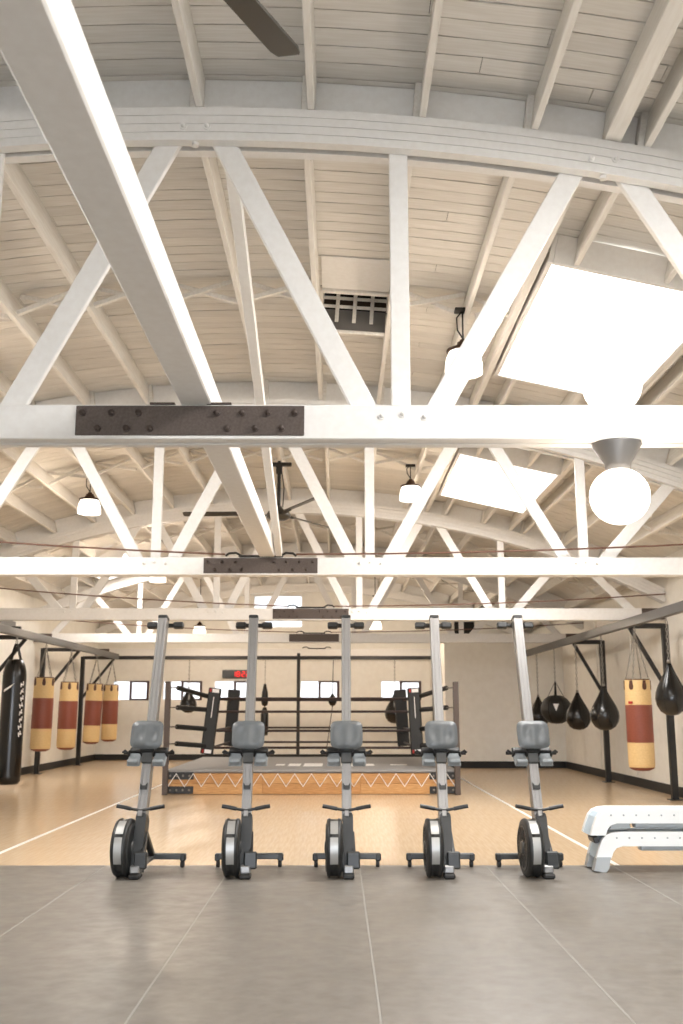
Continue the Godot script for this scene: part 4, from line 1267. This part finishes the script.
# ---------------------------------------------------------------- ceiling fans
func fan(d: float, turn: float, label: String) -> void:
	var hub := 4.12
	var o := thing("ceiling_fan", label, "ceiling fan", Vector3(CX, hub, -d), "dark ceiling fans")
	var top := roof_y(CX, R1) - hub
	part("mount_bar", Geo.new().box(Vector3(0, top - 0.05, 0), Vector3(0.36, 0.05, 0.08), Basis.IDENTITY, 0.008), M.steel_dark, o)
	part("hanger", Geo.new().box(Vector3(0, top - 0.12, 0), Vector3(0.09, 0.14, 0.07), Basis.IDENTITY, 0.01), M.steel_dark, o)
	part("down_rod", Geo.new().tube([Vector3(0, 0.06, 0), Vector3(0, top, 0)], 0.026, 10), M.steel_dark, o)
	part("safety_cable", Geo.new().tube([Vector3(0.03, top - 0.1, 0.02), Vector3(0.075, 0.4, 0.02), Vector3(0.06, 0.12, 0.02)], 0.008, 6), M.steel_dark, o)
	part("motor", Geo.new().lathe([Vector2(0, -0.07), Vector2(0.1, -0.065), Vector2(0.17, -0.03), Vector2(0.18, 0.01), Vector2(0.15, 0.06), Vector2(0.07, 0.09), Vector2(0.04, 0.14), Vector2(0, 0.14)], 28), M.fan_dark, o)
	for i in 3:
		var b := Basis(Vector3.UP, turn + TAU * i / 3.0)
		part("blade_arm", Geo.new().bar(b * Vector3(0.12, 0.0, 0), b * Vector3(0.38, 0.02, 0), 0.06, 0.015, Vector3.UP, 0.003), M.steel_dark, o)
		part("blade", Geo.new().extrude(PackedVector2Array([Vector2(0.28, -0.065), Vector2(1.34, -0.07), Vector2(1.38, -0.055), Vector2(1.38, 0.055), Vector2(1.34, 0.07), Vector2(0.28, 0.065)]), 0.012, Transform3D(b * Basis(Vector3.RIGHT, -PI / 2 + 0.22), Vector3(0, 0.03, 0))), M.fan_dark, o)

func build_fans() -> void:
	fan(14.04, PI - 0.04, "dark three-blade ceiling fan on a black rod above the second truss")
	fan(2.6, atan2(1.16, 0.61), "dark ceiling fan overhead, one blade reaching in at the very top")

# ---------------------------------------------------------------- small things
func build_small() -> void:
	# timer clock: red digits, the left half of the display dark
	var o := thing("wall_clock", "black digital wall clock with red digits on the back wall", "clock", Vector3(-2.86, 2.38, -BACK + 0.04))
	part("case", Geo.new().box(Vector3.ZERO, Vector3(0.86, 0.235, 0.08), Basis.IDENTITY, 0.008), M.clock_black, o)
	var seg := {"1": "bc", "8": "abcdefg", "2": "abged"}
	var xs := [-0.105, 0.02, 0.165, 0.29]
	var txt := "1822"
	for i in 4:
		var g := Geo.new()
		var w := 0.075
		var h := 0.07
		for s in seg[txt[i]]:
			match s:
				"a": g.box(Vector3(0, h, 0), Vector3(w, 0.022, 0.004))
				"g": g.box(Vector3(0, 0, 0), Vector3(w, 0.022, 0.004))
				"d": g.box(Vector3(0, -h, 0), Vector3(w, 0.022, 0.004))
				"b": g.box(Vector3(w * 0.5, h * 0.5, 0), Vector3(0.022, h * 0.9, 0.004))
				"c": g.box(Vector3(w * 0.5, -h * 0.5, 0), Vector3(0.022, h * 0.9, 0.004))
				"f": g.box(Vector3(-w * 0.5, h * 0.5, 0), Vector3(0.022, h * 0.9, 0.004))
				"e": g.box(Vector3(-w * 0.5, -h * 0.5, 0), Vector3(0.022, h * 0.9, 0.004))
		var dg := part("display_digit", g, M.display_red_glow, o, "glowing red digit")
		dg.position = Vector3(xs[i], 0, 0.042)
	for y in [-0.03, 0.03]:
		var c := part("display_colon", Geo.new().box(Vector3.ZERO, Vector3(0.02, 0.02, 0.004)), M.display_red_glow, o)
		c.position = Vector3(0.092, y, 0.042)
	# conduits on the right wall
	for e in [[21.4, "thin grey conduit on the right wall between the round bag and the teardrops"], [18.9, "thin grey conduit on the right wall beside the far bracket post"]]:
		var k := thing("wall_conduit", e[1], "conduit", Vector3(RIGHT - 0.03, 0, -e[0]))
		part("pipe", Geo.new().tube([Vector3(0, 0.18, 0), Vector3(0, 3.3, 0)], 0.015, 8), M.wall_paint, k)
		for y in [0.6, 1.6, 2.6]:
			part("pipe_clip", Geo.new().box(Vector3(0.005, y, 0), Vector3(0.02, 0.02, 0.06)), M.wall_paint, k)
